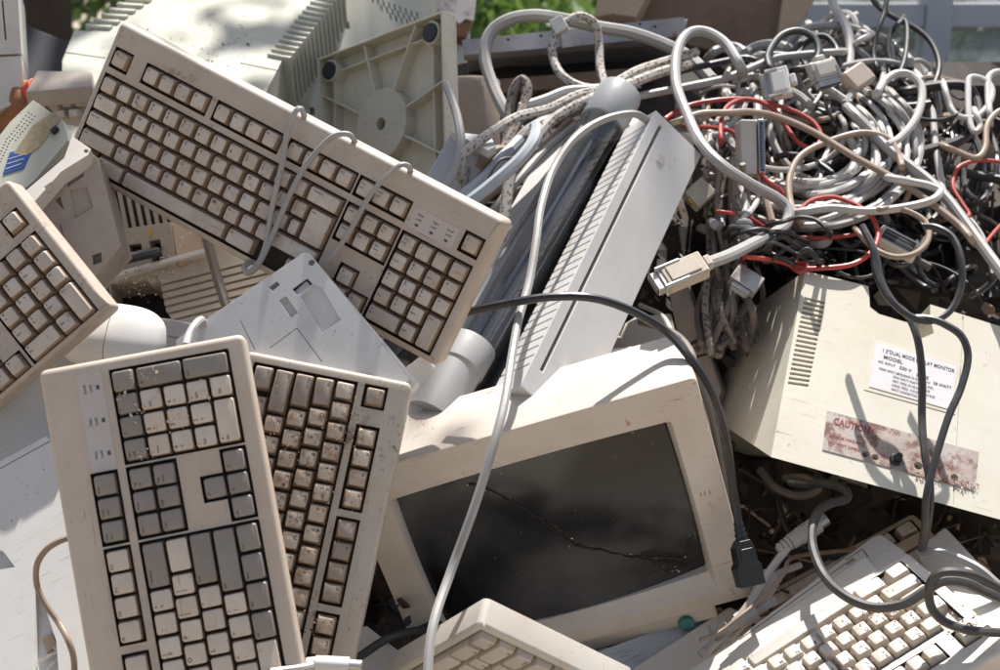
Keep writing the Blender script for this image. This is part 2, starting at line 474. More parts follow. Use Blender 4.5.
def key_mesh(w, h, leg, cap, side):
    k = (w, h, leg, cap, side)
    if k in _KM: return _KM[k]
    mb = MB()
    bx, by = w * U / 2 - .0004, h * U / 2 - .0004
    q = .0011 if ('tan' in cap or cap == 'gray_cap') else .0021
    tx, ty, oy = bx - q, by - q * .9, .0004 if q > .002 else .0
    H = TOP - FLOOR
    def ring(hx, hy, z, r, oy=0): return [(x, y + oy, z) for x, y in rrect(-hx, hx, -hy, hy, r, 3, m=1)]
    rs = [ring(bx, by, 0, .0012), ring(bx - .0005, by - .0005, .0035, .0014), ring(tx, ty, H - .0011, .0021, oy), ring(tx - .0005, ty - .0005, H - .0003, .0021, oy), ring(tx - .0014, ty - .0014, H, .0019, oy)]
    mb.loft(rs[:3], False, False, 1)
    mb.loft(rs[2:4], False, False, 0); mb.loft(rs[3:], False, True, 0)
    z = H + .00012
    if leg:
        lines = leg.split('|')
        l0 = -tx + .0024
        if len(lines) == 1 and len(lines[0]) <= 1:
            put_text(mb, lines[0], l0, ty - .0032 + oy, z, .0052, 2, align='l')
        else:
            sz = .0046 if max(len(l) for l in lines) <= 1 else (.0034 if max(len(l) for l in lines) <= 3 else .0027)
            for i, l in enumerate(lines[:2]):
                put_text(mb, l, l0 - (.0006 if len(l) > 1 else 0), ty - .0028 + oy - i * (.0048 if sz > .004 else .0040), z, sz, 2, align='l', sx=.9)
    me = bpy.data.meshes.new('key'); me.from_pydata(mb.v, [], mb.f); me.update()
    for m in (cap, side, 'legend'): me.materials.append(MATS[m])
    me.polygons.foreach_set('material_index', mb.m)
    me.polygons.foreach_set('use_smooth', [True] * len(me.polygons)); me.set_sharp_from_angle(angle=radians(48))
    _KM[k] = me
    return me


def layout(style):
    K = []
    a = K.append
    mod = 1
    a((0, 0, 1, 1, 'Esc', mod, 'key'))
    for g, x0 in enumerate((2, 6.5, 11)):
        for i in range(4): a((x0 + i, 0, 1, 1, 'F%d' % (g * 4 + i + 1), 2 if g == 1 else 0, 'key'))
    for i, l in enumerate(('Print|Scrn', 'Scroll|Lock', 'Pause')): a((15.25 + i, 0, 1, 1, l, mod, 'key'))
    for i, l in enumerate(['~|`', '!|1', '@|2', '#|3', '$|4', '%|5', '^|6', '&|7', '*|8', '(|9', ')|0', '_|-', '+|=']): a((i, 1.5, 1, 1, l, 0, 'key'))
    a((13, 1.5, 2, 1, '<- Backspace', mod, 'key'))
    a((0, 2.5, 1.5, 1, 'Tab', mod, 'key'))
    for i, l in enumerate(list('QWERTYUIOP') + ['{|[', '}|]']): a((1.5 + i, 2.5, 1, 1, l, 0, 'key'))
    a((0, 3.5, 1.75, 1, 'Caps Lock', mod, 'key'))
    for i, l in enumerate(list('ASDFGHJKL') + [':|;', '"|\'']): a((1.75 + i, 3.5, 1, 1, l, 0, 'key'))
    if style == 'old':
        a((12.75, 3.5, .75, 1, '\\', 0, 'key')); a((13.5, 2.5, 1.5, 2, 'Enter', mod, 'enter_key'))
    else:
        a((13.5, 2.5, 1.5, 1, '||\\', 0, 'key')); a((12.75, 3.5, 2.25, 1, 'Enter', mod, 'enter_key'))
    a((0, 4.5, 2.25, 1, 'Shift', mod, 'shift_key'))
    for i, l in enumerate(list('ZXCVBNM') + ['<|,', '>|.', '?|/']): a((2.25 + i, 4.5, 1, 1, l, 0, 'key'))
    a((12.25, 4.5, 2.75, 1, 'Shift', mod, 'shift_key'))
    if style == 'old':
        a((0, 5.5, 1.25, 1, 'Ctrl', mod, 'key')); a((1.45, 5.5, 1.8, 1, 'Alt', mod, 'key')); a((3.25, 5.5, 6.6, 1, '', 0, 'space_bar'))
        a((9.85, 5.5, 1.75, 1, 'Alt', mod, 'key')); a((13.4, 5.5, 1.6, 1, 'Ctrl', mod, 'key'))
    else:
        for x, l in ((0, 'Ctrl'), (1.25, 'Win'), (2.5, 'Alt'), (10, 'Alt'), (11.25, 'Win'), (12.5, 'Menu'), (13.75, 'Ctrl')): a((x, 5.5, 1.25, 1, l, mod, 'key'))
        a((3.75, 5.5, 6.25, 1, '', 0, 'space_bar'))
    for i, l in enumerate(('Insert', 'Home', 'Page|Up', 'Delete', 'End', 'Page|Down')): a((15.25 + i % 3, 1.5 + i // 3, 1, 1, l, mod, 'key'))
    for x, y, l in ((16.25, 4.5, '^'), (15.25, 5.5, '<'), (16.25, 5.5, 'v'), (17.25, 5.5, '>')): a((x, y, 1, 1, l, mod, 'key'))
    for i, l in enumerate(('Num|Lock', '/', '*', '-')): a((18.5 + i, 1.5, 1, 1, l, mod, 'key'))
    for r, row in enumerate((('7|Home', '8|^', '9|PgUp'), ('4|<', '5', '6|>'), ('1|End', '2|v', '3|PgDn'))):
        for i, l in enumerate(row): a((18.5 + i, 2.5 + r, 1, 1, l, 0, 'key'))
    if style == 'old':
        a((21.5, 2.5, 1, 1, '+', mod, 'key')); a((21.5, 3.5, 1, 1, '+', mod, 'key')); a((21.5, 0, 1, 1, '/', mod, 'key'))
    else: a((21.5, 2.5, 1, 2, '+', mod, 'key'))
    a((21.5, 4.5, 1, 2, 'Enter', mod, 'enter_key')); a((18.5, 5.5, 2, 1, '0|Ins', 0, 'key')); a((20.5, 5.5, 1, 1, '.|Del', 0, 'key'))
    return K


def wells(style):
    W = [(0, 1, 0, 1), (2, 6, 0, 1), (6.5, 10.5, 0, 1), (11, 15, 0, 1), (15.25, 18.25, 0, 1), (0, 15, 1.5, 6.5), (15.25, 18.25, 1.5, 3.5), (16.25, 17.25, 4.5, 5.5), (15.25, 18.25, 5.5, 6.5), (18.5, 22.5, 1.5, 6.5)]
    if style == 'old': W.append((21.5, 22.5, 0, 1))
    return W


def housing(x0, x1, y0, y1, W, mats, parent, thick=.032, rim=.0045, g=.05):
    """one moulded shell: deck, sunk key wells and sides, on a grid so every recess is real"""
    W = [(a - g, b + g, c - g, d + g) for a, b, c, d in W]
    xs = sorted({round(v, 4) for v in [x0, x1] + [w[i] for w in W for i in (0, 1)]})
    ys = sorted({round(v, 4) for v in [y0, y1] + [w[i] for w in W for i in (2, 3)]})
    bm = bmesh.new(); V = {}
    def vert(x, y, z):
        k = (x, y, z)
        if k not in V: V[k] = bm.verts.new((x * U, -y * U, z))
        return V[k]
    nx, ny = len(xs) - 1, len(ys) - 1
    deep = [[any(w[0] - 1e-3 < (xs[i] + xs[i + 1]) / 2 < w[1] + 1e-3 and w[2] - 1e-3 < (ys[j] + ys[j + 1]) / 2 < w[3] + 1e-3 for w in W) for j in range(ny)] for i in range(nx)]
    def zz(i, j):
        if i < 0 or j < 0 or i >= nx or j >= ny: return -thick
        return FLOOR if deep[i][j] else PLATE
    def face(vs, m):
        try:
            f = bm.faces.new(vs); f.material_index = m
        except ValueError: pass
    for i in range(nx):
        for j in range(ny):
            z = zz(i, j); m = 1 if deep[i][j] else 0
            face([vert(xs[i], ys[j], z), vert(xs[i], ys[j + 1], z), vert(xs[i + 1], ys[j + 1], z), vert(xs[i + 1], ys[j], z)], m)
    for i in range(-1, nx):
        for j in range(ny):
            za, zb = zz(i, j), zz(i + 1, j)
            if za != zb:
                x = xs[i + 1]
                face([vert(x, ys[j], za), vert(x, ys[j + 1], za), vert(x, ys[j + 1], zb), vert(x, ys[j], zb)], 1 if (za == FLOOR or zb == FLOOR) and -thick not in (za, zb) else 0)
    for i in range(nx):
        for j in range(-1, ny):
            za, zb = zz(i, j), zz(i, j + 1)
            if za != zb:
                y = ys[j + 1]
                face([vert(xs[i], y, za), vert(xs[i], y, zb), vert(xs[i + 1], y, zb), vert(xs[i + 1], y, za)], 1 if (za == FLOOR or zb == FLOOR) and -thick not in (za, zb) else 0)
    border = [vert(x, ys[0], -thick) for x in xs] + [vert(xs[-1], y, -thick) for y in ys[1:]] + [vert(x, ys[-1], -thick) for x in xs[::-1][1:]] + [vert(xs[0], y, -thick) for y in ys[::-1][1:-1]]
    face(border, 0)
    bmesh.ops.recalc_face_normals(bm, faces=bm.faces)
    ce = [e for e in bm.edges if abs(e.verts[0].co.z - e.verts[1].co.z) > .01 and min(v.co.z for v in e.verts) < -thick + 1e-4
          and all(min(abs(v.co.x - x0 * U), abs(v.co.x - x1 * U)) < 1e-5 and min(abs(v.co.y + y0 * U), abs(v.co.y + y1 * U)) < 1e-5 for v in e.verts)]
    bmesh.ops.bevel(bm, geom=ce, offset=.006, segments=4, profile=.5, affect='EDGES')
    te = []
    for e in bm.edges:
        if all(abs(v.co.z - PLATE) < 1e-6 for v in e.verts) and len(e.link_faces) == 2:
            ns = [f.normal.z for f in e.link_faces]
            if min(ns) < .3 and max(ns) > .9 and all(min(v.co.z for v in f.verts) < -thick + 1e-4 or f.normal.z > .9 for f in e.link_faces): te.append(e)
    bmesh.ops.bevel(bm, geom=te, offset=rim, segments=4, profile=.5, affect='EDGES')
    me = bpy.data.meshes.new('housing'); bm.to_mesh(me); bm.free()
    o = link('housing', me, mats, parent, None, 0, 35)
    md = o.modifiers.new('edges', 'BEVEL'); md.width = .0006; md.segments = 1; md.limit_method = 'ANGLE'; md.angle_limit = radians(60); md.harden_normals = True
    return o


def keyboard(M, label, style='old', hm='beige', cap='beige_cap', side='beige_side', mod=None, mid=None, modside=None, ext=(-.48, 23.1, -1.4, 6.95), leds=None, skip=(), group='worn keyboards thrown on the heap', seed=1, thick=.032, tilt=.8, rim=.0045):
    rnd = random.Random(seed)
    t = thing('keyboard', M, label, 'keyboard', group)
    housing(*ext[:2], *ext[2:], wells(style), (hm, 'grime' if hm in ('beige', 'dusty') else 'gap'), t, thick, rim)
    for (x, y, w, h, leg, kind, nm) in layout(style):
        if (x, y) in skip: continue
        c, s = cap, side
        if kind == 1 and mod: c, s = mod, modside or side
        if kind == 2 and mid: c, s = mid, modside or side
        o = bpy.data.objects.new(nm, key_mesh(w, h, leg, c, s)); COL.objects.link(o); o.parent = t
        o.location = ((x + w / 2) * U + rnd.gauss(0, .00008), -(y + h / 2) * U + rnd.gauss(0, .00008), FLOOR + rnd.uniform(-.0005, .0003))
        o.rotation_euler = (radians(rnd.gauss(0, tilt)), radians(rnd.gauss(0, tilt)), radians(rnd.gauss(0, tilt * .6)))
    if leds:
        x0, x1, y0, y1 = leds
        mb = MB(); mb.prism([(x, y) for x, y in rrect(x0 * U, x1 * U, -y1 * U, -y0 * U, .0025, 3, m=1)], PLATE - .001, PLATE + .0004, 0)
        for i, l in enumerate(('Num', 'Caps', 'Scroll')):
            cx = (x0 + (x1 - x0) * (i + .5) / 3) * U; hh = (y1 - y0) * U
            put_text(mb, l, cx, -y0 * U - hh * .28, PLATE + .0006, .0032, 1)
            put_text(mb, 'Lock', cx, -y0 * U - hh * .50, PLATE + .0006, .0032, 1)
            mb.box(cx - .0018, cx + .0018, -y0 * U - hh * .84, -y0 * U - hh * .72, PLATE, PLATE + .0006, 1)
        mb.build('led_panel', ['label_grey', 'legend'], t)
    return t


def crumbs(M, ext, spots, n, label, mats=('crumb', 'crumb_pale'), seed=3, size=.0012):
    """dry dirt and plant bits lying on a board: nobody could count them"""
    rnd = random.Random(seed); mb = MB()
    for k in range(n):
        sx, sy, sr = rnd.choice(spots)
        x, y = sx + rnd.gauss(0, sr), sy + rnd.gauss(0, sr)
        if not (ext[0] < x < ext[1] and ext[2] < y < ext[3]): continue
        s = size * rnd.uniform(.35, 1.5); z = rnd.choice((TOP, TOP, TOP, FLOOR + .004)) + s * .2
        c = Vector((x * U, -y * U, z))
        vs = [c + Vector((rnd.uniform(-1, 1), rnd.uniform(-1, 1), rnd.uniform(-.4, .6))) * s for _ in range(4)]
        mb.add(vs, [(0, 1, 2), (0, 2, 3), (0, 3, 1), (1, 3, 2)], rnd.randrange(2))
    o = mb.build('dirt_crumbs', list(mats), None, M, smooth=0)
    return tag(o, label, 'dirt', kind='stuff')


K1M, K2M, K3M, K4M, K5M = (pose(*POSE[k]) for k in ('K1', 'K2', 'K3', 'K4', 'K5'))
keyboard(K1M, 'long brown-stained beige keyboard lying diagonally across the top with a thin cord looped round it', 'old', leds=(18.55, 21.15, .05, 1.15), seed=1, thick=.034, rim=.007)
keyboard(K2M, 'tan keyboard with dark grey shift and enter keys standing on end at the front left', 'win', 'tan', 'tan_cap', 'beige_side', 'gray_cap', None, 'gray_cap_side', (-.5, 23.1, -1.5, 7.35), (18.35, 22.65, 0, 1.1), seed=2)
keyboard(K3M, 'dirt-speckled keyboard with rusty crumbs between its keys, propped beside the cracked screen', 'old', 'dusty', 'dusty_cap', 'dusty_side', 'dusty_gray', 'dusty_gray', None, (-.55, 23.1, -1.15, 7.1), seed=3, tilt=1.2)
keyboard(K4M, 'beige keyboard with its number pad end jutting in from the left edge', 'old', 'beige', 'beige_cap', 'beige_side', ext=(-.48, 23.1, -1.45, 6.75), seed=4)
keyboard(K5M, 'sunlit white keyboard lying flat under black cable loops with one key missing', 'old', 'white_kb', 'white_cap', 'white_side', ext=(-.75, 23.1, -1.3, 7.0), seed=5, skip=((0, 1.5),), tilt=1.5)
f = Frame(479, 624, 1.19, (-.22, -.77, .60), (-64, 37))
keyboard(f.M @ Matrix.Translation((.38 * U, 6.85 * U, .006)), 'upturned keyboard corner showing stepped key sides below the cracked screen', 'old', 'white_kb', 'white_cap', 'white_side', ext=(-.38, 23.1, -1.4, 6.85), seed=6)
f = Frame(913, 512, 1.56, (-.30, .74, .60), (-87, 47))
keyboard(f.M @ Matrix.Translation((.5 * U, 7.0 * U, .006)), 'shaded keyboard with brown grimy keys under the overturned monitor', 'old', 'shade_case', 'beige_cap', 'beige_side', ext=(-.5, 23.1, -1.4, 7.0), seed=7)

crumbs(K2M, (18.5, 22.5, 1.5, 6.5), [(22, 2.6, .25), (21.3, 1.9, .18), (20.2, 4, .3), (19.6, 3.6, .3), (20.5, 2.6, .3), (18.7, 2.2, .2), (22.3, 3.0, .25), (21, 5, .4)], 150, 'dry plant bits and crumbs scattered over the number pad of the tan keyboard', ('crumb_pale', 'crumb_pale'), seed=5, size=.0014)
crumbs(K3M, (-.3, 15, -.8, 6.5), [(1.6, 1.2, .35), (2.5, 1.3, .3), (3, 4.5, 1.2), (6, 3.5, 1.5), (8, 3, 2), (4, 2.5, 1.2), (11.6, .9, .25)], 700, 'brown dirt crumbs caked between the keys of the speckled keyboard', ('crumb', 'scrap_dark'), seed=6, size=.0010)
crumbs(K5M, (-.6, 8, -1, 6.5), [(2.6, 3.9, .4), (3.0, 4.2, .3), (2.2, 3.6, .5), (.2, .6, .25), (.5, 1.5, .4), (4, 4, 1.2), (-.3, 1.0, .25)], 420, 'reddish crumbs on the keys of the sunlit white keyboard', ('crumb', 'crumb'), seed=7)

# ------------------------------------------------------ generic slab pieces


def poly_of(fr, pts): return [fr.uv(*p) for p in pts]


def slab_mb(fr, pts, thick, z=0.0, mat=0):
    mb = MB(); mb.prism(poly_of(fr, pts), z - thick, z, mat); return mb


def panel_thing(name, fr, pts, thick, mat, label, cat, bevel=.002, group=None):
    o = slab_mb(fr, pts, thick).build(name, mat, None, fr.M, bevel)
    return tag(o, label, cat, group)


def groove(fr, a, b, w=.0012, d=.003):
    """thin cutter along a line of the photo"""
    p, q = Vector(fr.uv(*a)), Vector(fr.uv(*b)); n = (q - p).normalized(); n = Vector((-n.y, n.x)) * w / 2
    mb = MB(); mb.prism([tuple(p + n), tuple(q + n), tuple(q - n), tuple(p - n)], -d, .01); return mb


def merge(*mbs):
    r = MB()
    for m in mbs: r.add(m.v, m.f)
    return r


# ------------------------------------------------ cracked monitor, centre
M1 = pose(*POSE['M1'])


def local(M, px, py, z=0.0):
    i = M.inverted(); o = i @ at(px, py, 0.0); q = i @ at(px, py, 1.0); d = q - o
    p = o + d * ((z - o.z) / d.z)
    return (p.x, p.y)


t = thing('crt_monitor', M1, 'tilted beige monitor with a cracked dark screen in the middle of the heap', 'monitor')
XO, YT, YB = .180, .146, -.140
def R3(x0, x1, y0, y1, r, z, bow=(0, 0, 0, 0)): return [(x, y, z) for x, y in rrect(x0, x1, y0, y1, r, 4, bow)]
mb = MB()
mb.loft([R3(-XO + .003, XO - .003, YB + .002, YT - .004, .006, -.082), R3(-XO, XO, YB, YT, .006, -.078), R3(-XO, XO, YB, YT, .006, .0045), R3(-XO + .001, XO - .001, YB + .001, YT - .001, .0058, .0072), R3(-XO + .004, XO - .004, YB + .004, YT - .004, .005, .008),
         R3(-.1455, .1455, -.117, .1045, .003, .0079, (.004, .001, .003, .001)), R3(-.1448, .1448, -.1163, .1038, .003, .0070, (.004, .001, .003, .001)), R3(-.1405, .1405, -.1005, .1005, .0025, -.004, (.006, .002, .004, .002)), R3(-.1405, .1405, -.1005, .1005, .0025, -.02, (.006, .002, .004, .002))], False, False)
mb.build('bezel', 'monitor', t)
mb = MB()
mb.loft([R3(-XO + .006, XO - .006, YB + .006, YT - .012, .012, -.078), R3(-XO + .012, XO - .012, YB + .010, YT - .035, .016, -.086), R3(-.15, .15, -.12, .085, .02, -.17), R3(-.115, .115, -.10, .045, .02, -.31), R3(-.10, .10, -.09, .03, .02, -.325)], True, True)
mb.build('housing', 'monitor', t)
mb = MB(); n = 24; v = []; fc = []
def scz(x, y): return .006 - .016 * ((x / .145) ** 2 * .6 + (y / .108) ** 2 * .4)
for j in range(n + 1):
    for i in range(n + 1):
        x, y = -.146 + .292 * i / n, -.109 + .218 * j / n
        v.append((x, y, scz(x, y) - .006))
for j in range(n):
    for i in range(n): fc.append((j * (n + 1) + i, j * (n + 1) + i + 1, (j + 1) * (n + 1) + i + 1, (j + 1) * (n + 1) + i))
mb.add(v, fc); scr = mb.build('screen', 'crt_glass', t)
rnd = random.Random(5)
mb = MB(); mk = MB()
def crack(pts, w0, chips):
    line = []
    for a, b in zip(pts, pts[1:]):
        for k in range(5):
            u_ = k / 5; line.append((a[0] + (b[0] - a[0]) * u_ + rnd.gauss(0, .7), a[1] + (b[1] - a[1]) * u_ + rnd.gauss(0, .7)))
    line.append(pts[-1])
    P3 = []
    for p in line:
        x, y = local(M1, *p, -.003); P3.append(Vector((x, y, scz(x, y) - .0057)))
    mb.tube(P3, lambda s: w0 * (.5 + .9 * rnd.random()), 4)
    for p in P3:
        if rnd.random() < chips:
            for _ in range(3):
                c = p + Vector((rnd.gauss(0, .003), rnd.gauss(0, .0022), .0002)); s = rnd.uniform(.0006, .0028)
                mk.add([c + Vector((rnd.uniform(-s, s), rnd.uniform(-s, s), 0)) for _ in range(3)], [(0, 1, 2)], 1 if rnd.random() < .4 else 0)
crack([(470, 487), (485, 488), (512, 500), (540, 516), (555, 528), (575, 543), (600, 549), (632, 556), (655, 562), (675, 565), (690, 571)], .0013, .3)
crack([(680, 566), (688, 552), (694, 538)], .0005, .2)
crack([(655, 562), (664, 575), (690, 570)], .0005, .6)
crack([(575, 543), (566, 536), (553, 526)], .0009, .8)
crack([(636, 557), (660, 558), (684, 562)], .0020, .9)
for ch in ([(640, 553), (656, 551), (672, 556), (690, 558), (688, 566), (668, 568), (650, 564)], [(664, 566), (686, 562), (700, 566), (684, 574), (668, 573)], [(548, 519), (556, 523), (562, 530), (556, 531)]):
    pv = []
    for p in ch:
        x, y = local(M1, *p, -.003); pv.append((x, y, scz(x, y) - .0055))
    mk.add(pv, [tuple(range(len(pv)))], 0)
mb.build('crack', 'gap', scr)
mk.build('chips_and_glints', ['gap', 'crumb_pale'], scr, smooth=0)['kind'] = 'stuff'  # the pale chips double as painted highlights along the crack
mb = MB(); mb.box(-.150, .138, YB - .022, YB - .0008, -.06, .001)
mb.build('control_door', 'monitor', t, bevel=.002)
bx, by = local(M1, 686, 622, .002)
mb = MB(); mb.cyl((bx, by, -.004), (bx, by, .007), .0088, .0082, 24); mb.build('power_button', 'teal_button', t, bevel=.0008)
mb = MB()
for dx in (-.004, 0, .005): mb.box(.158 + dx, .1588 + dx, .006, .011, .0078, .00822)
mb.build('red_marks', 'ink_red', t)

# ------------------------------------- overturned monitor on the right
f = Frame(905, 375, 1.50, (.10, .54, .84), (100, 27.5))
t = thing('crt_monitor', f.M, 'overturned cream monitor showing its back with a paper label and rusty caution plate', 'monitor')
back = poly_of(f, [(771, 457), (805, 271), (864, 285), (926, 303), (1075, 350), (1075, 540)])
cxm = sum(p[0] for p in back) / 6; cym = sum(p[1] for p in back) / 6
grow = [(x - .030 if i < 2 else x + (.0 if i in (2, 3) else .05), y + (.03 if 0 < i < 5 else .10)) for i, (x, y) in enumerate(back)]
g2 = [(x - .03 if i < 2 else x + (.0 if i in (2, 3) else .03), y + (.02 if 0 < i < 5 else .05)) for i, (x, y) in enumerate(grow)]
mb = MB(); mb.loft([[(x, y, 0) for x, y in back], [(x, y, -.13) for x, y in grow], [(x, y, -.27) for x, y in g2]])
hs = mb.build('housing', 'old_crt', t, bevel=.006)
crease = groove(f, (963, 316), (953, 505), .0014, .0016); notch = MB(); notch.prism(poly_of(f, [(866, 250), (870, 307), (879, 314), (909, 323), (920, 339), (934, 333), (930, 318), (931, 260)]), -.075, .05)
cut = MB()
for k in range(19):
    s = k / 18; ax, ay = f.uv(804.5 - 16.5 * s, 298 + 84.5 * s); bx, by = f.uv(825 - 16.5 * s, 303 + 82.5 * s)
    cut.prism([(ax, ay + .0017), (bx, by + .0017), (bx, by - .0017), (ax, ay - .0017)], -.02, .02)
for px, py, r in ((865, 454.6, .0036), (875, 457.5, .0036), (918, 466, .0045), (954, 477.6, .0038)):
    x, y = f.uv(px, py); cut.cyl((x, y, -.02), (x, y, .03), r, n=14)
carve(hs, notch); carve(hs, cut); carve(hs, crease)
bk = MB(); bk.prism(poly_of(f, [(868, 296), (938, 296), (938, 340), (868, 340)]), -.085, -.078); bk.build('dark_backing', 'gap', t)
bk = MB(); bk.prism(poly_of(f, [(800, 294), (832, 302), (812, 390), (782, 384)]), -.017, -.013); bk.build('vent_backing', 'gap', t)
lab = [(875.3, 343), (956.7, 366.8), (951.3, 410.5), (868.9, 387)]
mb = MB(); mb.prism(poly_of(f, [(871, 338.5), (961, 364.5), (955, 415), (864, 390)]), -.001, .0006); mb.build('label_frame', 'old_crt', t, bevel=.0004)
mb = MB(); lp = poly_of(f, lab); mb.prism(lp, -.0005, .0012)
o0 = Vector(lp[0]); ex = Vector(lp[1]) - o0; ey = Vector(lp[3]) - o0; an = math.atan2(ex.y, ex.x)
def lt(s, u_, v_, size, mat=1, al='l', sx=1.0):
    p = o0 + ex * u_ + ey * v_; put_text(mb, s, p.x, p.y, .0015, size, mat, align=al, rot=an, sx=sx)
lt('1 2"DUAL MODE DISPLAY MONITOR', .10, .13, .0066, sx=.74); lt('MODEL', .12, .27, .0064)
lt('AC INPUT', .06, .40, .0042); lt('220 V', .32, .40, .0056); lt('50 HZ', .53, .45, .0052); lt('28 WATT', .74, .52, .0048)
for i, s in enumerate(('VIDEO INPUT IMPEDANCE 75 OHM 1 V P-P', 'SYNC INPUT: POSITIVE TTL LEVEL', 'VERT. FREQ. 50 HZ AND 60 HZ', 'HORIZ. FREQ. 15 KHZ AND 18 KHZ', 'INPUT CONNECTOR: 9 PIN')): lt(s, .08 if i < 1 else .26, .55 + i * .092, .0040, sx=.74)
mb.build('paper_label', ['paper', 'ink'], t)
mb = MB(); pl = poly_of(f, [(827, 411), (978.6, 452.5), (974.6, 491), (822.3, 450)])
q = [Vector(p) for p in pl]
mb.prism([tuple(q[0]), tuple(q[1]), tuple(q[2]), tuple(q[3])], -.001, .0010)
o0 = q[0]; ex = q[1] - q[0]; ey = q[3] - q[0]; an = math.atan2(ex.y, ex.x)
def lt2(s, u_, v_, size, al='l', sx=1.0):
    p = o0 + ex * u_ + ey * v_; put_text(mb, s, p.x, p.y, .0013, size, 1, align=al, rot=an, sx=sx)
lt2('CAUTION !', .05, .22, .0118, sx=.72); lt2('SHOCK HAZARD', .03, .60, .0048); lt2('DO NOT OPEN', .03, .78, .0048)
cp = mb.build('caution_plate', ['rust_label', 'ink_red'], t)
cut = MB()
for px, py, r in ((865, 454.6, .0036), (875, 457.5, .0036), (918, 466, .0045), (954, 477.6, .0038)):
    x, y = f.uv(px, py); cut.cyl((x, y, -.02), (x, y, .03), r, n=14)
carve(cp, cut)
bk = MB(); bk.prism(poly_of(f, [(850, 445), (965, 470), (962, 486), (850, 464)]), -.019, -.016); bk.build('hole_backing', 'gap', t)
x, y = f.uv(895, 460.7); mb = MB(); mb.cyl((x, y, 0), (x, y, .006), .0065, .006, 18); mb.cyl((x, y, .006), (x + .001, y, .013), .0040, .0034, 14); mb.build('knob', 'black_plastic', t, bevel=.0006)
mb = MB()
for k in range(200):
    s = rnd.random(); x, y = f.uv(915 + 62 * s + rnd.gauss(0, 1.5), 474 + 14 * s + rnd.gauss(0, 2)); z = rnd.uniform(.001, .003); r = rnd.uniform(.0004, .0016)
    c = Vector((x, y, z)); mb.add([c + Vector((rnd.uniform(-r, r), rnd.uniform(-r, r), rnd.uniform(-r, r))) for _ in range(4)], [(0, 1, 2), (0, 2, 3), (0, 3, 1), (1, 3, 2)], rnd.randrange(2))
mb.build('rust_flakes', ['crumb', 'crumb_pale'], t, smooth=0)

# --------------------------------------- pale monitor at the top left
f = Frame(185, 45, 1.92, (-.02, .80, .60), (187, 30))
t = thing('crt_monitor', f.M, 'sunlit pale green monitor housing with stepped vent slats behind the long keyboard', 'monitor')
top = poly_of(f, [(62, 60), (74, 30), (92, 31), (142, -5), (190, -40), (365, -45), (332, -2), (281, 62), (262, 100), (258, 150), (60, 150)])
mb = MB(); mb.prism(top, -.26, 0); hs = mb.build('housing', 'green_crt', t, bevel=.004)
carve(hs, merge(groove(f, (55, 51), (105, 58), .0022, .004), groove(f, (240, 63), (290, 73), .0022, .004)))
mb = MB()
for k in range(15):
    s = (k + .3) / 15
    x, y = f.uv(281 + 58 * s, 61 - 72 * s); X0, Y0 = f.uv(266 + 58 * s, 58 - 72 * s); X1, Y1 = f.uv(293 + 58 * s, 67 - 72 * s)
    mb.prism([(X0, Y0), (x, y), (x, y + .0055), (X0, Y0 + .0055)], -.001, .0045)
    mb.box(x - .001, x + .012, y, y + .0055, -.07, .0045)
mb.build('vent_slats', 'green_crt', t, bevel=.0012); mb = MB()
for k in range(7):
    s = (k + .3) / 7; x, y = f.uv(90 + 55 * s, 31 - 38 * s); X0, Y0 = f.uv(108 + 55 * s, 32 - 38 * s)
    mb.prism([(X0, Y0), (x, y), (x, y + .0075), (X0, Y0 + .0075)], -.001, .005); mb.box(x - .012, x + .001, y, y + .0075, -.06, .005)
mb.build('vent_slats', 'green_crt', t, bevel=.0012)
sf = Frame(350, 60, 2.06, (.50, .30, .81), (100, 8))
L_ = f.M.inverted() @ sf.M
mb = slab_mb(sf, [(342, -30), (318, 18), (291, 62), (262, 100), (300, 160), (400, 175), (470, 120), (470, -40)], .05)
sp = mb.build('side_panel', 'green_crt', t, L_, bevel=.004)
cut = MB()
for i in range(9):
    for j in range(3):
        x, y = sf.uv(371 + i * 5.6 + j * 9, -4 + i * 2.0 + j * 8.5)
        cut.box(x, x + .0028, y - .011, y, -.01, .02)
for i in range(9):
    x, y = sf.uv(313 - i * 4.2 , 46 + i * 5.0); cut.box(x, x + .0035, y, y + .005, -.01, .02); cut.box(x + .008, x + .0115, y + .001, y + .005, -.01, .02)
x, y = sf.uv(347, 25); cut.box(x - .004, x + .004, y - .006, y + .006, -.01, .02)
x, y = sf.uv(312, 111); cut.box(x - .004, x + .004, y - .006, y + .006, -.01, .02)
carve(sp, cut)
mb = MB(); x, y = sf.uv(296, 97)
for k in range(24):
    a0, a1 = 2 * pi * k / 24, 2 * pi * (k + 1) / 24
    mb.prism([(x + .008 * cos(a0), y + .011 * sin(a0)), (x + .008 * cos(a1), y + .011 * sin(a1)), (x + .006 * cos(a1), y + .0085 * sin(a1)), (x + .006 * cos(a0), y + .0085 * sin(a0))], -.001, .001)
mb.build('moulded_ring', 'green_crt', t, L_)

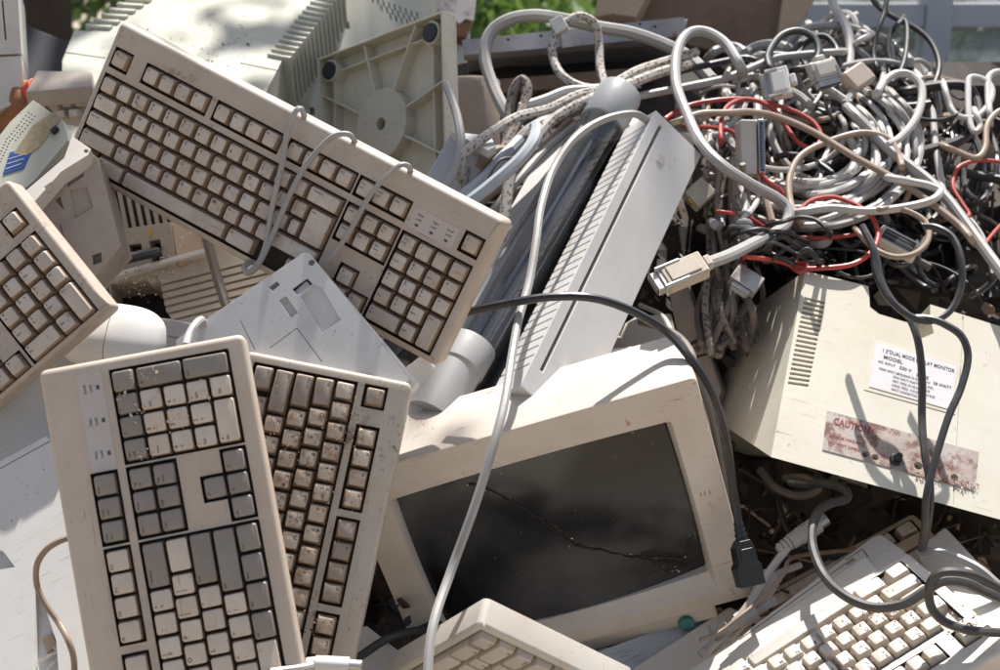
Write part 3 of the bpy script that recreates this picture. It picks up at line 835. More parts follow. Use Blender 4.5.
# ------------------------------------------------- swivel base, underside
BM = pose(*POSE['BASE'])
t = thing('monitor_base', BM, 'square ribbed underside of a monitor swivel base with round hub, standing behind the long keyboard', 'monitor stand')
h = .121; mb = MB()
mb.box(-h, h, -h, h, -.026, -.022)
for a, b in (((-h, h), (h - .003, h)), ((-h, h), (-h, -h + .003))): mb.box(a[0], a[1], b[0], b[1], -.022, 0)
for b in ((h - .003, h), (-h, -h + .003)): mb.box(b[0], b[1], -h + .003, h - .003, -.022, 0)
mb.build('plate', 'base_plate', t, bevel=.0008)
mb = MB()
for k in range(8):
    a = 2 * pi * k / 8 + .26; d = Vector((cos(a), sin(a))); L = (h - .004) / max(abs(d.x), abs(d.y)); n_ = Vector((-d.y, d.x)) * .0012
    p, q_ = d * .045, d * L
    mb.prism([tuple(p + n_), tuple(q_ + n_), tuple(q_ - n_), tuple(p - n_)], -.0225, -.004 - .0002 * k)
for s in (-1, 1):
    mb.box(s * .095 - .001, s * .095 + .001, -h + .003, h - .003, -.0225, -.0075); mb.box(-h + .003, h - .003, s * .0955 - .001, s * .0955 + .001, -.0225, -.0068)
mb.build('ribs', 'base_plate', t)
mb = MB(); mb.cyl((0, 0, -.0225), (0, 0, -.003), .048, n=48); hub = mb.build('hub', 'base_plate', t, bevel=.001)
c = MB(); c.cyl((0, 0, -.02), (0, 0, .02), .0085, n=24); carve(hub, c)
mb = MB(); mb.cyl((0, 0, -.0195), (0, 0, -.0185), .0082, n=20); mb.build('hub_hole', 'gap', hub)
for sx in (-1, 1):
    for sy in (-1, 1):
        mb = MB(); mb.cyl((sx * .098, sy * .098, -.022), (sx * .098, sy * .098, -.002), .0155, n=24); fo = mb.build('foot_socket', 'base_plate', t)
        mb = MB(); mb.cyl((sx * .098, sy * .098, -.004), (sx * .098, sy * .098, .0015), .0125, n=24); mb.build('rubber_foot', 'dark_sheet', fo, bevel=.001)

# --------------------------------------------- slotted case, clear tube
rt, rb = at(656, 110, 1.60), at(526, 374, 1.40)
ax = (rb - rt).normalized()
lt_, rt_ = at(630, 119, 1.655), at(700, 158, 1.625)
lv = (lt_ - rt); lv -= ax * lv.dot(ax); rv = (rt_ - rt); rv -= ax * rv.dot(ax)
L = (rb - rt).length + .015
X = lv.normalized(); Z = ax; 
# local frame: x toward the slotted side edge, z down the long axis
Yv = Z.cross(X).normalized()
CM = Matrix([[X[i], Yv[i], Z[i], rt[i]] for i in range(3)] + [[0, 0, 0, 1]])
r2 = Vector((rv.dot(X), rv.dot(Yv)))
lw, rw = lv.length, rv.length
rd = r2.normalized()
t = thing('computer_case', CM, 'pale grey slotted plastic case standing on end behind the cracked monitor', 'computer case')
inner = Vector((lw * .5, 0)) + r2
dp = (r2 - rd * 0) 
def ring(z, g=0): return [(-0 + g * 0, 0, z), (lw, 0, z), (lw + dp.x * .55, dp.y * .55, z), (lw * .72 + dp.x, dp.y * 1.0, z), (dp.x, dp.y, z)]
mb = MB(); mb.loft([ring(0), ring(L)]); body = mb.build('housing', 'blue_white', t, bevel=.004)
# dark seam between the slotted lid and the smooth side
cut = MB(); a0 = rd * .012; a1 = rd * .0165
sgn = 1 if Vector((lw, 0)).dot(Vector((-rd.y, rd.x))) > 0 else -1
nn = Vector((-rd.y, rd.x)) * sgn          # into the body from the smooth side
cut.prism([tuple(a0 - nn * .01), tuple(a1 - nn * .01), tuple(a1 + nn * .016), tuple(a0 + nn * .016)], .012, L - .03)
carve(body, cut)
mb = MB(); mb.prism([tuple(a0 + nn * .0125), tuple(a1 + nn * .0125), tuple(a1 + nn * .0155), tuple(a0 + nn * .0155)], .013, L - .031); mb.build('seam_shadow_gap', 'gap', t)
cut = MB(); ns = 30
ysgn = 1 if dp.y > 0 else -1
for k in range(ns):
    z = .02 + (L - .05) * k / (ns - 1)
    cut.box(.004, lw + .01, -.01, .003, z, z + .0018) if ysgn > 0 else cut.box(.004, lw + .01, -.003, .01, z, z + .0018)
carve(body, cut)
mb = MB(); p = rd * (rw * .42) - nn * .0006
mb.box(-.004, .004, -.0006, .0006, .045, .056, M=Matrix.Translation((p.x, p.y, 0)) @ Matrix.Rotation(math.atan2(rd.y, rd.x), 4, 'Z')); mb.build('embossed_mark', 'label_grey', t)

ta, tb = at(614, 104, 1.68), at(446, 390, 1.46)
d = (tb - ta).normalized(); LT = (tb - ta).length
q = d.to_track_quat('Z', 'Y').to_matrix().to_4x4(); TM = Matrix.Translation(ta) @ q
t = thing('plastic_tube', TM, 'clear dusty plastic tube with grey end collars beside the slotted case', 'tube')
def lathe(mb, prof, n=40, mat=0): mb.loft([[(r * cos(2 * pi * i / n), r * sin(2 * pi * i / n), z) for i in range(n)] for r, z in prof], False, False, mat)
R_ = .0250
mb = MB(); lathe(mb, [(R_, .03), (R_, LT - .05)]); mb.build('clear_wall', 'clear_tube', t)
mb = MB(); lathe(mb, [(.001, -.018), (R_ + .002, -.018), (R_ + .0028, -.014), (R_ + .0028, .036), (R_ + .0015, .038), (R_ - .003, .038)]); mb.build('collar', 'silver_cap', t)
mb = MB(); lathe(mb, [(R_ - .003, LT - .062), (R_ + .002, LT - .062), (R_ + .0028, LT - .06), (R_ + .0028, LT - .03), (R_ + .001, LT - .028), (R_ + .001, LT + .035), (.001, LT + .037)]); mb.build('collar', 'silver_cap', t)
mb = MB(); mb.box(-.010, .010, -.002, .002, .04, LT - .06, M=Matrix.Rotation(1.0, 4, 'Z')); mb.build('inner_strip', 'navy_block', t)

f = Frame(560, 200, 1.64, (-.10, .58, .80), (100, -45))
t = thing('framed_panel', f.M, 'white framed smoky plastic lid between the braided cords and the clear tube', 'lid')
mb = slab_mb(f, [(500, 226), (551, 133), (590, 113), (640, 118), (600, 260), (480, 430), (400, 420)], .03)
o = mb.build('rim', 'blue_white', t, bevel=.002)
c = MB(); c.prism(poly_of(f, [(516, 232), (566, 140), (593, 126), (625, 132), (588, 255), (475, 415), (420, 405)]), -.05, .05); carve(o, c)
mb = MB(); mb.prism(poly_of(f, [(514, 234), (564, 139), (593, 125), (627, 131), (590, 256), (475, 418), (418, 406)]), -.016, -.013); mb.build('smoky_pane', 'smoky', t)
mb = MB(); mb.prism(poly_of(f, [(514, 234), (564, 139), (593, 125), (627, 131), (590, 256), (475, 418), (418, 406)]), -.029, -.026); mb.build('back_panel', 'dark_sheet', t)

# ---------------------------------------------- other plastic cases, left
f = Frame(307, 252, 1.335, (-.03, .22, .97), (127, -87))
t = thing('plastic_cover', f.M, 'pale blue-white underside cover with a screw hole at its corner, between two keyboards', 'cover')
mb = slab_mb(f, [(303, 253), (309, 252.5), (409, 378.5), (330, 470), (180, 400), (176, 340)], .009)
o = mb.build('top_shell', 'blue_white', t, bevel=.0016)
c = MB(); x, y = f.uv(311.5, 262.5); c.cyl((x, y, -.008), (x, y, .01), .0032, n=16)
c.prism(poly_of(f, [(279, 300), (286, 296), (298, 313), (291, 318)]), -.005, .01)
c.prism(poly_of(f, [(292, 289), (307, 278), (313, 284), (297, 294.5)]), -.004, .01)
c.prism(poly_of(f, [(313, 284), (322, 288), (341, 320), (322, 333), (301, 296)]), -.003, .01)
c.prism(poly_of(f, [(269, 287), (277, 281), (280, 285), (273, 291)]), -.008, .01)
for a, b in (((270, 348), (297, 328)), ((297, 328), (322, 362)), ((240, 320), (255, 350))): 
    g = groove(f, a, b, .0009, .002); c.add(g.v, g.f)
carve(o, c)
mb = slab_mb(f, [(302, 255), (311, 254), (417, 379), (335, 475), (176, 405), (172, 345)], .022, -.0115); mb.build('lower_shell', 'blue_white', t, bevel=.002)
mb = MB()
for a, b in (((293, 290), (306, 279)), ((306, 279), (311, 284)), ((293, 290), (298, 296))):
    g = groove(f, a, b, .0016, .004); mb.prism([v[:2] for v in g.v[:4]], -.0038, -.0030)
mb.build('latch_slot', 'gap', t)

f = Frame(70, 215, 1.375, (.10, .12, .98), (60, -38))
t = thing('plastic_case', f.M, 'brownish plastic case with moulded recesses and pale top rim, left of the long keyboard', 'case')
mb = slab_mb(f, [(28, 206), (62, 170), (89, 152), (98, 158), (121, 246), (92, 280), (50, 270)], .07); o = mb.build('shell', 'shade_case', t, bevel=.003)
c = MB(); c.prism(poly_of(f, [(67, 179), (82, 170), (84, 176), (68, 187)]), -.004, .01); c.prism(poly_of(f, [(70, 190), (87, 187), (93, 207), (75, 219)]), -.003, .01)
c.prism(poly_of(f, [(55, 200), (60, 196), (64, 210)]), -.006, .01); c.prism(poly_of(f, [(92, 255), (101, 252), (102, 262), (93, 265)]), -.01, .01)
g = groove(f, (60, 224), (66, 247), .001, .002); c.add(g.v, g.f); carve(o, c)
f2 = Frame(50, 180, 1.352, (.05, .50, .86), (48, -38)); L_ = f.M.inverted() @ f2.M
mb = slab_mb(f2, [(16, 199), (64, 158), (72, 136), (91, 149), (88, 155), (61, 172), (30, 207)], .02); o = mb.build('top_rim', 'grey_case', t, L_, bevel=.003)  # light put into the colour: paler lit rim, darker shaded shell
c = MB(); c.prism(poly_of(f2, [(44, 187), (51, 182), (56, 189), (49, 193)]), -.01, .01); g = groove(f2, (18, 189), (59, 157), .003, .006); c.add(g.v, g.f); x, y = f2.uv(86, 151); c.cyl((x, y, -.01), (x, y, .01), .0022, n=12); carve(o, c)
mb = MB(); mb.prism(poly_of(f2, [(20, 188.5), (58, 158), (60, 160), (22, 191)]), -.0055, -.0045); mb.build('dark_slot', 'gap', t, L_)

f = Frame(30, 150, 1.47, (-.05, .45, .89), (30, -28))
t = thing('device', f.M, 'pale green device front with a sandy window and a blue sticker at the left edge', 'device')
o = slab_mb(f, [(-12, 205), (-12, 150), (10, 122), (33, 100), (64, 121), (68, 140), (20, 198)], .05).build('panel', 'green_crt', t, bevel=.002)
c = MB()
for i in range(9):
    for j in range(3):
        x, y = f.uv(9 + j * 3.2 + i * 2.4, 137 + j * 1.8 - i * 3.0); c.cyl((x, y, -.006), (x, y, .01), .0010, n=8)
for i in range(8):
    for j in range(2):
        x, y = f.uv(-3 + j * 3.2 + i * 1.4, 160 + j * 1.8 - i * 3.0); c.cyl((x, y, -.006), (x, y, .01), .0010, n=8)
carve(o, c)
mb = MB(); mb.prism(poly_of(f, [(14, 154), (33, 126), (54, 112), (61, 120), (39, 148), (27, 156)]), -.001, .0012); mb.build('window', 'sand_window', t)
mb = MB(); mb.prism(poly_of(f, [(3, 175), (10, 153), (34, 147), (24, 169)]), -.001, .0010)
o0 = Vector(f.uv(5, 172)); e_ = Vector(f.uv(24, 166)) - o0; an = math.atan2(e_.y, e_.x)
for k in range(3):
    a = Vector(f.uv(6 + k * 1.5, 170 - k * 5)); b = Vector(f.uv(22 + k * 2.6, 164.5 - k * 5)); w_ = Vector((0, .0009)); mb.prism([tuple(a), tuple(b), tuple(b + w_), tuple(a + w_)], 0, .0014, 1)
mb.build('blue_sticker', ['sticker_blue', 'paper'], t)
mb = MB(); x, y = f.uv(56, 132); mb.box(x - .004, x + .004, y - .002, y + .003, 0, .006); mb.build('black_latch', 'black_plastic', t, bevel=.0006)

f = Frame(8, 40, 1.70, (.25, .05, .97), (1, 0))
t = thing('device_cabinet', f.M, 'two-tier grey cabinet cut off by the top left corner', 'cabinet')
o = slab_mb(f, [(-30, -20), (17, -20), (21.5, 53), (-30, 56)], .12).build('upper_box', 'grey_case', t, bevel=.002)
c = MB(); c.prism(poly_of(f, [(1.5, 0), (3, 0), (6.5, 40), (5, 40)]), -.01, .01); carve(o, c)
mb = MB(); mb.prism(poly_of(f, [(1.5, 0), (3, 0), (6.5, 40), (5, 40)]), -.009, -.008); mb.build('slot', 'gap', t)
slab_mb(f, [(-30, 57), (21.5, 54.5), (23, 84), (12, 104), (-30, 125)], .10, -.003).build('lower_box', 'grey_case', t, bevel=.002)

f = Frame(40, 55, 2.25, (.1, .5, .86), (44, 18))
panel_thing('dark_sheet', f, [(12, 15), (18, 22), (66, 41), (95, 55), (90, 95), (10, 95)], .01, 'dark_sheet', 'black plastic sheet between the grey cabinet and the pale green monitor', 'sheet')
# rusty can with a red cap
c0 = at(13, 112, 1.74); t = thing('rusty_can', Matrix.Translation(c0), 'rusty brown can with a red cap under the grey cabinet', 'can')
q = Matrix.Rotation(.9, 4, 'Y') @ Matrix.Rotation(.5, 4, 'X')
mb = MB(); rr = random.Random(3)
mb.loft([[(r * (1 + rr.gauss(0, .03)) * cos(2 * pi * i / 20), r * (1 + rr.gauss(0, .03)) * sin(2 * pi * i / 20), z) for i in range(20)] for r, z in ((.018, -.05), (.025, -.047), (.026, -.02), (.0255, .01), (.026, .03), (.022, .042), (.016, .046))]); mb.build('body', 'rust_can', t, q)
mb = MB(); mb.cyl((0, 0, .044), (0, 0, .062), .013, .012, 18); mb.build('cap', 'red_cap', t, q, bevel=.001)

# keypad end that pokes out left of the long keyboard
f = Frame(60, 96, 1.62, (-.10, -.10, .99), (60, -6))
t = thing('numeric_keypad', f.M, 'small off-white keypad with its keys facing down behind the long keyboard', 'keypad')
slab_mb(f, [(24, 93), (31, 88), (90, 84), (100, 96), (90, 103), (45, 104)], .05).build('rim', 'grey_case', t, bevel=.002)
f2 = Frame(60, 80, 1.625, (-.05, .85, .52), (60, -6)); L_ = f.M.inverted() @ f2.M
slab_mb(f2, [(25, 92), (37, 70), (92, 72), (92, 86)], .02).build('top_shell', 'shade_case', t, L_, bevel=.002)
slab_mb(f, [(40, 103), (92, 102), (92, 130), (62, 124)], .03, -.012).build('key_bed', 'shade_case', t, bevel=.001)
for px, py in ((53, 104), (66, 103), (79, 102), (60, 114), (73, 113)):
    x, y = f.uv(px, py); mb = MB(); mb.loft([[(x + a, y + b, z) for a, b in rrect(-hh, hh, -hh * .8, hh * .8, .001, 2, m=1)] for hh, z in ((.0068, -.013), (.0052, .0), (.0046, .001))]); mb.build('key', 'beige_cap', t)

# broken ribbed case with a hole
f = Frame(200, 285, 1.56, (-.06, .34, .94), (100, -22))
t = thing('broken_case', f.M, 'broken ribbed beige case with a ragged black hole under the long keyboard', 'case')
o = slab_mb(f, [(108, 282), (209, 255), (238, 250), (300, 262), (285, 300), (200, 352), (120, 350)], .05).build('ribbed_panel', 'ribbed', t, bevel=.001)
hole = [(110, 284), (128, 281), (147, 279), (150, 284), (160, 281), (163, 298), (166, 311), (174, 322), (173, 326), (160, 330), (140, 326), (118, 310), (112, 296)]
c = MB(); c.prism(poly_of(f, hole), -.045, .03)
for k in range(12):
    a, b = (150, 288 + k * 7.6), (330, 243 + k * 7.6); g = groove(f, a, b, .0030, .004); c.add(g.v, g.f)
carve(o, c)
mb = MB(); mb.prism(poly_of(f, [(104, 274), (180, 270), (180, 335), (104, 335)]), -.046, -.044); mb.build('hole_back', 'gap', t)
mb = slab_mb(f, [(112, 277), (209, 251), (211, 256), (146, 272), (112, 283)], .012, .010); mb.build('top_lip', 'grey_case', t, bevel=.001)
f2 = Frame(150, 250, 1.57, (-.10, .12, .98), (100, -12)); L_ = f.M.inverted() @ f2.M
o = slab_mb(f2, [(115, 230), (170, 222), (177, 266), (118, 275)], .05).build('socket_box', 'ribbed', t, L_, bevel=.0015)
c = MB(); c.prism(poly_of(f2, [(127, 245), (141, 243), (142, 250), (128, 253)]), -.02, .01); c.prism(poly_of(f2, [(149, 241), (160, 239), (163, 262), (152, 263)]), -.02, .01); carve(o, c)
mb = MB(); mb.prism(poly_of(f2, [(125, 238), (165, 236), (168, 264), (125, 266)]), -.021, -.019); mb.build('socket_back', 'gap', t, L_)
mb = MB(); x, y = f2.uv(150.5, 233); mb.box(x - .0016, x + .0016, y - .0045, y + .0045, -.001, .0012); mb.build('yellow_tab', 'yellow_tab', t, L_, bevel=.0005)
f3 = Frame(190, 245, 1.575, (.35, .30, .89), (100, 30)); L_ = f.M.inverted() @ f3.M
slab_mb(f3, [(171, 222), (230, 240), (230, 258), (178, 266)], .02).build('side_cover', 'tan_board', t, L_, bevel=.001)
f = Frame(88, 240, 1.60, (.0, .2, .98), (60, 38))
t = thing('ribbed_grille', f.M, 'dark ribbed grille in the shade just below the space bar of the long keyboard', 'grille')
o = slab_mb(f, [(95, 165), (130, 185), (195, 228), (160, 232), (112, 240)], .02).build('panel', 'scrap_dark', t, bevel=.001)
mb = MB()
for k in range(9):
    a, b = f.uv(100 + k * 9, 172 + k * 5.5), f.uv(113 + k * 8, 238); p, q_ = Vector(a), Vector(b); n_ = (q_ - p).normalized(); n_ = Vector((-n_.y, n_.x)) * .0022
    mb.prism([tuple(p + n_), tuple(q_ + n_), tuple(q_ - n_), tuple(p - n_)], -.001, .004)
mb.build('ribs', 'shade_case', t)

# computer mouse
c0 = at(113, 338, 1.345); Q = CAM.to_3x3().to_4x4()
t = thing('computer_mouse', Matrix.Translation(c0) @ Q @ Matrix.Rotation(-.12, 4, 'Z') @ Matrix.Rotation(-.5, 4, 'X'), 'rounded white computer mouse above the tan keyboard', 'computer mouse')
def dome(hx, hy, hz, x0=-1, x1=1, nx=18, ny=28):
    v = []; fc = []
    for i in range(nx + 1):
        s = x0 + (x1 - x0) * i / nx
        w = (1 - abs(s) ** 3.2) ** (1 / 2.4) if abs(s) < 1 else 0
        for j in range(ny):
            a = 2 * pi * j / ny; ca, sa = cos(a), sin(a)
            v.append((s * hx, math.copysign(abs(ca) ** .75, ca) * hy * w, math.copysign(abs(sa) ** .8, sa) * hz * w * (1 if sa > 0 else .45)))
    for i in range(nx):
        for j in range(ny): fc.append((i * ny + j, i * ny + (j + 1) % ny, (i + 1) * ny + (j + 1) % ny, (i + 1) * ny + j))
    return v, fc
mb = MB(); mb.add(*dome(.052, .033, .027, -1, .0)); mb.build('palm_shell', 'mouse_white', t)
mb = MB(); mb.add(*dome(.052, .033, .027, .012, 1)); mb.build('button', 'mouse_white', t)
mb = MB(); v, fc = dome(.0512, .0322, .0262, -.1, .1); mb.add(v, fc); mb.build('seam', 'gap', t)

# white case bottom left
f = Frame(30, 540, 1.235, (-.10, .42, .90), (60, -30))
t = thing('white_case', f.M, 'large white case catching the sun in the bottom left corner', 'case')
o = slab_mb(f, [(-30, 478), (46, 436), (58, 446), (110, 700), (-30, 700)], .05).build('shell', 'blue_white', t, bevel=.003)
c = MB(); c.prism(poly_of(f, [(-20, 543), (3, 551), (15, 567), (-20, 573)]), -.012, .01); c.prism(poly_of(f, [(35, 580), (41, 596), (56, 640), (60, 690), (33, 690)]), -.010, .01)
g = groove(f, (-10, 474), (50, 441), .0012, .003); c.add(g.v, g.f); carve(o, c)
mb = MB(); x, y = f.uv(36, 642)
mb.prism(poly_of(f, [(38, 637), (48, 631), (54, 643), (44, 652)]), -.0098, -.0072); mb.build('brown_pad', 'tan_board', t, bevel=.0006)
mb = MB()
for a, b in (((36, 660), (60, 648)), ((44, 668), (58, 655)), ((52, 645), (62, 664))):
    p, q_ = Vector(f.uv(*a)), Vector(f.uv(*b)); mb.tube([(p.x, p.y, -.006), (q_.x, q_.y, -.004)], .0018, 6)
mb.build('metal_prongs', 'metal', t)
f = Frame(50, 390, 1.345, (.02, .12, .99), (100, -60))
panel_thing('flat_cover', f, [(-30, 425), (70, 345), (112, 312), (160, 350), (120, 480), (-30, 520)], .04, 'blue_grey', 'blue-grey flat cover in the gap between the left keyboards', 'cover', .003)
f = Frame(110, 330, 1.45, (.02, .3, .95), (100, -10))
panel_thing('grey_shell', f, [(70, 310), (170, 318), (230, 330), (250, 380), (100, 400), (60, 360)], .04, 'grey_case', 'plain grey shell under the computer mouse', 'shell', .003)

# under the cracked monitor
f = Frame(640, 640, 1.50, (0, .62, .78), (100, -30))
t = thing('pale_board', f.M, 'blue-grey flat lid with a raised pale rail below the cracked monitor', 'lid')
o = slab_mb(f, [(540, 672), (720, 606), (760, 640), (700, 740), (520, 740)], .03).build('panel', 'blue_grey', t, bevel=.002)
mb = slab_mb(f, [(632, 672), (728, 611), (739, 616), (690, 690), (640, 700)], .012, .0115); mb.build('rail', 'grey_case', t, bevel=.002)
c = MB()
g = groove(f, (660, 668), (732, 622), .0012, .004); c.add([(a, b, z + .0115) for a, b, z in g.v], g.f)
mb2 = slab_mb(f, [(662, 676), (738, 619), (744, 624), (700, 690)], .02, .004); mb2.build('lower_rail', 'grey_case', t, bevel=.002)
rr = random.Random(2); mb = MB()
for k in range(9):
    x, y = f.uv(595 + rr.uniform(0, 40), 655 + rr.uniform(-5, 8)); mb.box(x, x + .012, y, y + .0007, .0, .0004)
mb.build('scratches', 'grey_metal', t)

K5X, K5Y = K5M.to_3x3() @ Vector((1, 0, 0)), K5M.to_3x3() @ Vector((0, 1, 0))
n5 = (-.329, .777, .536)
f = Frame(878, 536, 1.452, n5, (-128, 93))
t = thing('keyboard_shell', f.M, 'pale keyboard shell with long grooves lying under the sunlit white keyboard', 'keyboard')
o = slab_mb(f, [(873, 537), (881, 535), (905, 552), (990, 640), (900, 740), (640, 740), (640, 703), (731, 643)], .02).build('shell', 'white_kb', t, bevel=.003)
c = MB()
for a, b in (((868, 556), (728, 655)), ((846, 563), (739, 640)), ((868, 556), (862, 549)), ((862, 549), (846, 560))):
    g = groove(f, a, b, .0016, .004); c.add(g.v, g.f)
c.prism(poly_of(f, [(845, 563), (853, 557), (856, 560), (848, 566)]), -.004, .01); carve(o, c)
mb = slab_mb(f, [(866, 558), (740, 648), (720, 668), (700, 690), (780, 700), (880, 575)], .012, .006); mb.build('raised_deck', 'white_kb', t, bevel=.003)

f = Frame(945, 526, 1.46, n5, (-60, 44))
panel_thing('white_plate', f, [(914, 549), (945, 526), (953, 534), (1020, 606), (1030, 700), (960, 640)], .03, 'white_kb', 'plain white plate under the right end of the sunlit keyboard', 'plate', .003)
f = Frame(985, 560, 1.62, (-.4, .3, .86), (20, 30))
panel_thing('brown_shard', f, [(974, 545), (984, 556), (994, 578), (984, 576), (978, 562)], .006, 'tan_board', 'thin brown shard standing in the dark gap at the right edge', 'shard', .0005)

# ----------------------------------------------- things behind the cables
f = Frame(573, 28, 1.98, (0, .25, .97), (222, -21))
t = thing('metal_chassis', f.M, 'rusty grey metal chassis lying open along the top of the heap', 'chassis')
o = slab_mb(f, [(462, 40), (684, 17), (687, 36), (464, 55)], .02).build('front_flange', 'grey_metal', t, bevel=.001)
c = MB(); rr = random.Random(9)
for px in (508, 541, 565, 566, 640, 655):
    x, y = f.uv(px, 44 - (px - 462) * .09 + rr.uniform(-4, 4)); c.cyl((x, y, -.03), (x, y, .01), .0022, n=10)
carve(o, c)
slab_mb(f, [(560, 31), (594, 27), (596, 45), (562, 49)], .003, .0035).build('bracket', 'grey_metal', t, bevel=.0006)
slab_mb(f, [(466, 56), (687, 36), (690, 100), (486, 112)], .004, -.09).build('back_wall', 'scrap_dark', t)
slab_mb(f, [(472, 72), (640, 58), (672, 50), (672, 58), (600, 76), (480, 86)], .03, -.03).build('inner_shelf', 'brown_board', t, bevel=.001)
slab_mb(f, [(466, 40), (690, 12), (688, 18), (466, 44)], .20, -.021).build('top_plate', 'grey_metal', t, bevel=.001)
mb = MB()
for k in range(2):
    for j in range(3):
        x, y = f.uv(531 + k * 5.5, 85 + j * 5); mb.cyl((x, y, -.086), (x, y, -.083), .0024, n=8)
mb.build('studs', 'metal', t)

c0 = at(471, 112, 1.92); t = thing('grey_drum', Matrix.Translation(c0) @ Q, 'greenish grey round drum in the dark behind the swivel base', 'drum')
mb = MB(); mb.loft([[(r * cos(2 * pi * i / 36), z, r * sin(2 * pi * i / 36)) for i in range(36)] for r, z in ((.038, -.06), (.040, -.058), (.040, .040), (.0385, .043), (.030, .0445))]); mb.build('body', 'shade_case', t)
f = Frame(460, 165, 1.66, (-.25, .25, .93), (60, 22))
t = thing('plastic_box', f.M, 'small pale blue-grey box wedged beside the swivel base', 'box')
slab_mb(f, [(451, 131), (490, 136), (492, 150), (452, 215), (418, 190)], .06).build('shell', 'blue_grey', t, bevel=.003)
f2 = Frame(470, 133, 1.665, (0, .9, .44), (60, 7)); slab_mb(f2, [(450, 131), (491, 136), (496, 146), (488, 150)], .01).build('top_face', 'blue_white', t, f.M.inverted() @ f2.M, bevel=.001)

f = Frame(455, 15, 2.15, (.2, .25, .95), (40, 12))
t = thing('rusty_box', f.M, 'rusty white metal scrap with torn edges above the swivel base', 'scrap')
slab_mb(f, [(438, 8), (446, -14), (478, -14), (474, 21), (466, 19), (459, 24), (452, 17), (444, 26)], .05).build('shell', 'rust_white', t, bevel=.001)
slab_mb(f, [(432, 16), (444, 22), (452, 16), (460, 22), (472, 20), (467, 36), (455, 34), (449, 42), (436, 34)], .03, -.004).build('torn_edge', 'rust_can', t, bevel=.001)
f = Frame(720, 10, 2.25, (0, .05, 1), (100, 2))
t = thing('wooden_box', f.M, 'dirty brown board box with a pale edge behind the cables', 'box')
slab_mb(f, [(632, 17), (656, -30), (815, -30), (808, 14), (790, 26), (776, 40), (730, 54), (690, 46)], .12).build('front_board', 'brown_board', t, bevel=.002)
slab_mb(f, [(786, -30), (822, -30), (813, 3), (798, 27), (776, 38)], .03, .012).build('edge_board', 'tan_board', t, bevel=.002)
f = Frame(620, 5, 2.20, (-.1, .15, .98), (100, 8))
panel_thing('tan_carton', f, [(594, 17), (603, -30), (660, -30), (636, 17), (612, 14)], .12, 'tan_board', 'tan carton corner leaning on the dirty brown board box', 'carton', .002)

f = Frame(960, 200, 2.02, (-.1, .32, .94), (100, 5))
t = thing('storage_crate', f.M, 'bluish white plastic crate behind the cables at the right edge', 'crate')
slab_mb(f, [(925, 142), (1040, 138), (1040, 190), (930, 196)], .05).build('upper_panel', 'blue_grey', t, bevel=.003)
slab_mb(f, [(930, 199), (1040, 193), (1040, 340), (935, 330)], .04, -.02).build('lower_panel', 'blue_white', t, bevel=.003)
mb = slab_mb(f, [(925, 132), (1040, 128), (1040, 141), (925, 145)], .07, .012); mb.build('lid_edge', 'blue_white', t, bevel=.003)
f = Frame(950, 105, 2.12, (-.1, .2, .97), (100, 0))
panel_thing('grey_crate', f, [(850, 92), (1040, 84), (1040, 134), (850, 140)], .10, 'pane_frame', 'lilac-grey container behind the pinkish box', 'crate', .004)
f = Frame(930, 112, 2.03, (.1, .3, .95), (100, 0))
panel_thing('pink_box', f, [(918, 94), (944, 92), (950, 100), (947, 136), (921, 138)], .05, 'pink_box', 'pinkish beige box standing behind the white cable loops', 'box', .004)

# white case piece behind the cracked monitor and the strip beside it
f = Frame(650, 330, 1.62, (.05, .35, .93), (100, -10))
panel_thing('white_shell', f, [(620, 335), (626, 322), (636, 316), (672, 312), (690, 400), (622, 400)], .04, 'white_kb', 'small white rounded shell behind the top edge of the cracked monitor', 'shell', .004)
f = Frame(690, 340, 1.66, (-.35, .2, .91), (20, 60))
panel_thing('grey_strip', f, [(664, 270), (680, 262), (722, 390), (706, 430), (690, 400)], .03, 'shade_case', 'grey-brown plastic strip standing between the two monitors', 'strip', .003)
f = Frame(600, 352, 1.50, (-.1, .55, .83), (100, -20))
panel_thing('white_flap', f, [(592, 355), (596, 350), (652, 344), (652, 349), (596, 362)], .012, 'blue_white', 'thin white flap on the far edge of the cracked monitor', 'flap', .0012)
f = Frame(380, 640, 1.36, (-.2, .55, .81), (100, 40))
panel_thing('white_corner', f, [(340, 640), (366, 625), (430, 675), (400, 720), (330, 700)], .03, 'grey_case', 'pale plate corner sticking out below the speckled keyboard', 'plate', .002)
f = Frame(410, 382, 1.45, (-.2, .4, .9), (30, -30))
panel_thing('white_bracket', f, [(398, 372), (424, 352), (440, 372), (420, 415), (396, 420)], .03, 'blue_white', 'white plastic piece between the long keyboard and the clear tube', 'bracket', .003)


# ------------------------------------------------------------------ cables
def heap(px, py):
    """how far the front of the tangle lies from the lens"""
    b = 1.50 + .12 * min(1, max(0, (px - 715) / 70))
    if py < 290: return b + (1.90 - b) * (290 - py) / 260
    return b - .0003 * (py - 290)


def cable(label, mat, rpx, pts, lift=.0, name='cable', cat='cable', group=None, n=8, sub=8):
    """pts: photo points, each with an optional own distance"""
    P = []
    for p in pts:
        d = p[2] if len(p) > 2 else heap(p[0], p[1]) - lift
        P.append(at(p[0], p[1], d))
    dm = sum((CV.inverted() @ p).z for p in P) / len(P)
    r = rpx / FPX * dm
    mb = MB(); mb.tube(spline(P, sub), r, n); o = mb.build(name, mat, None)
    return tag(o, label, cat, group)


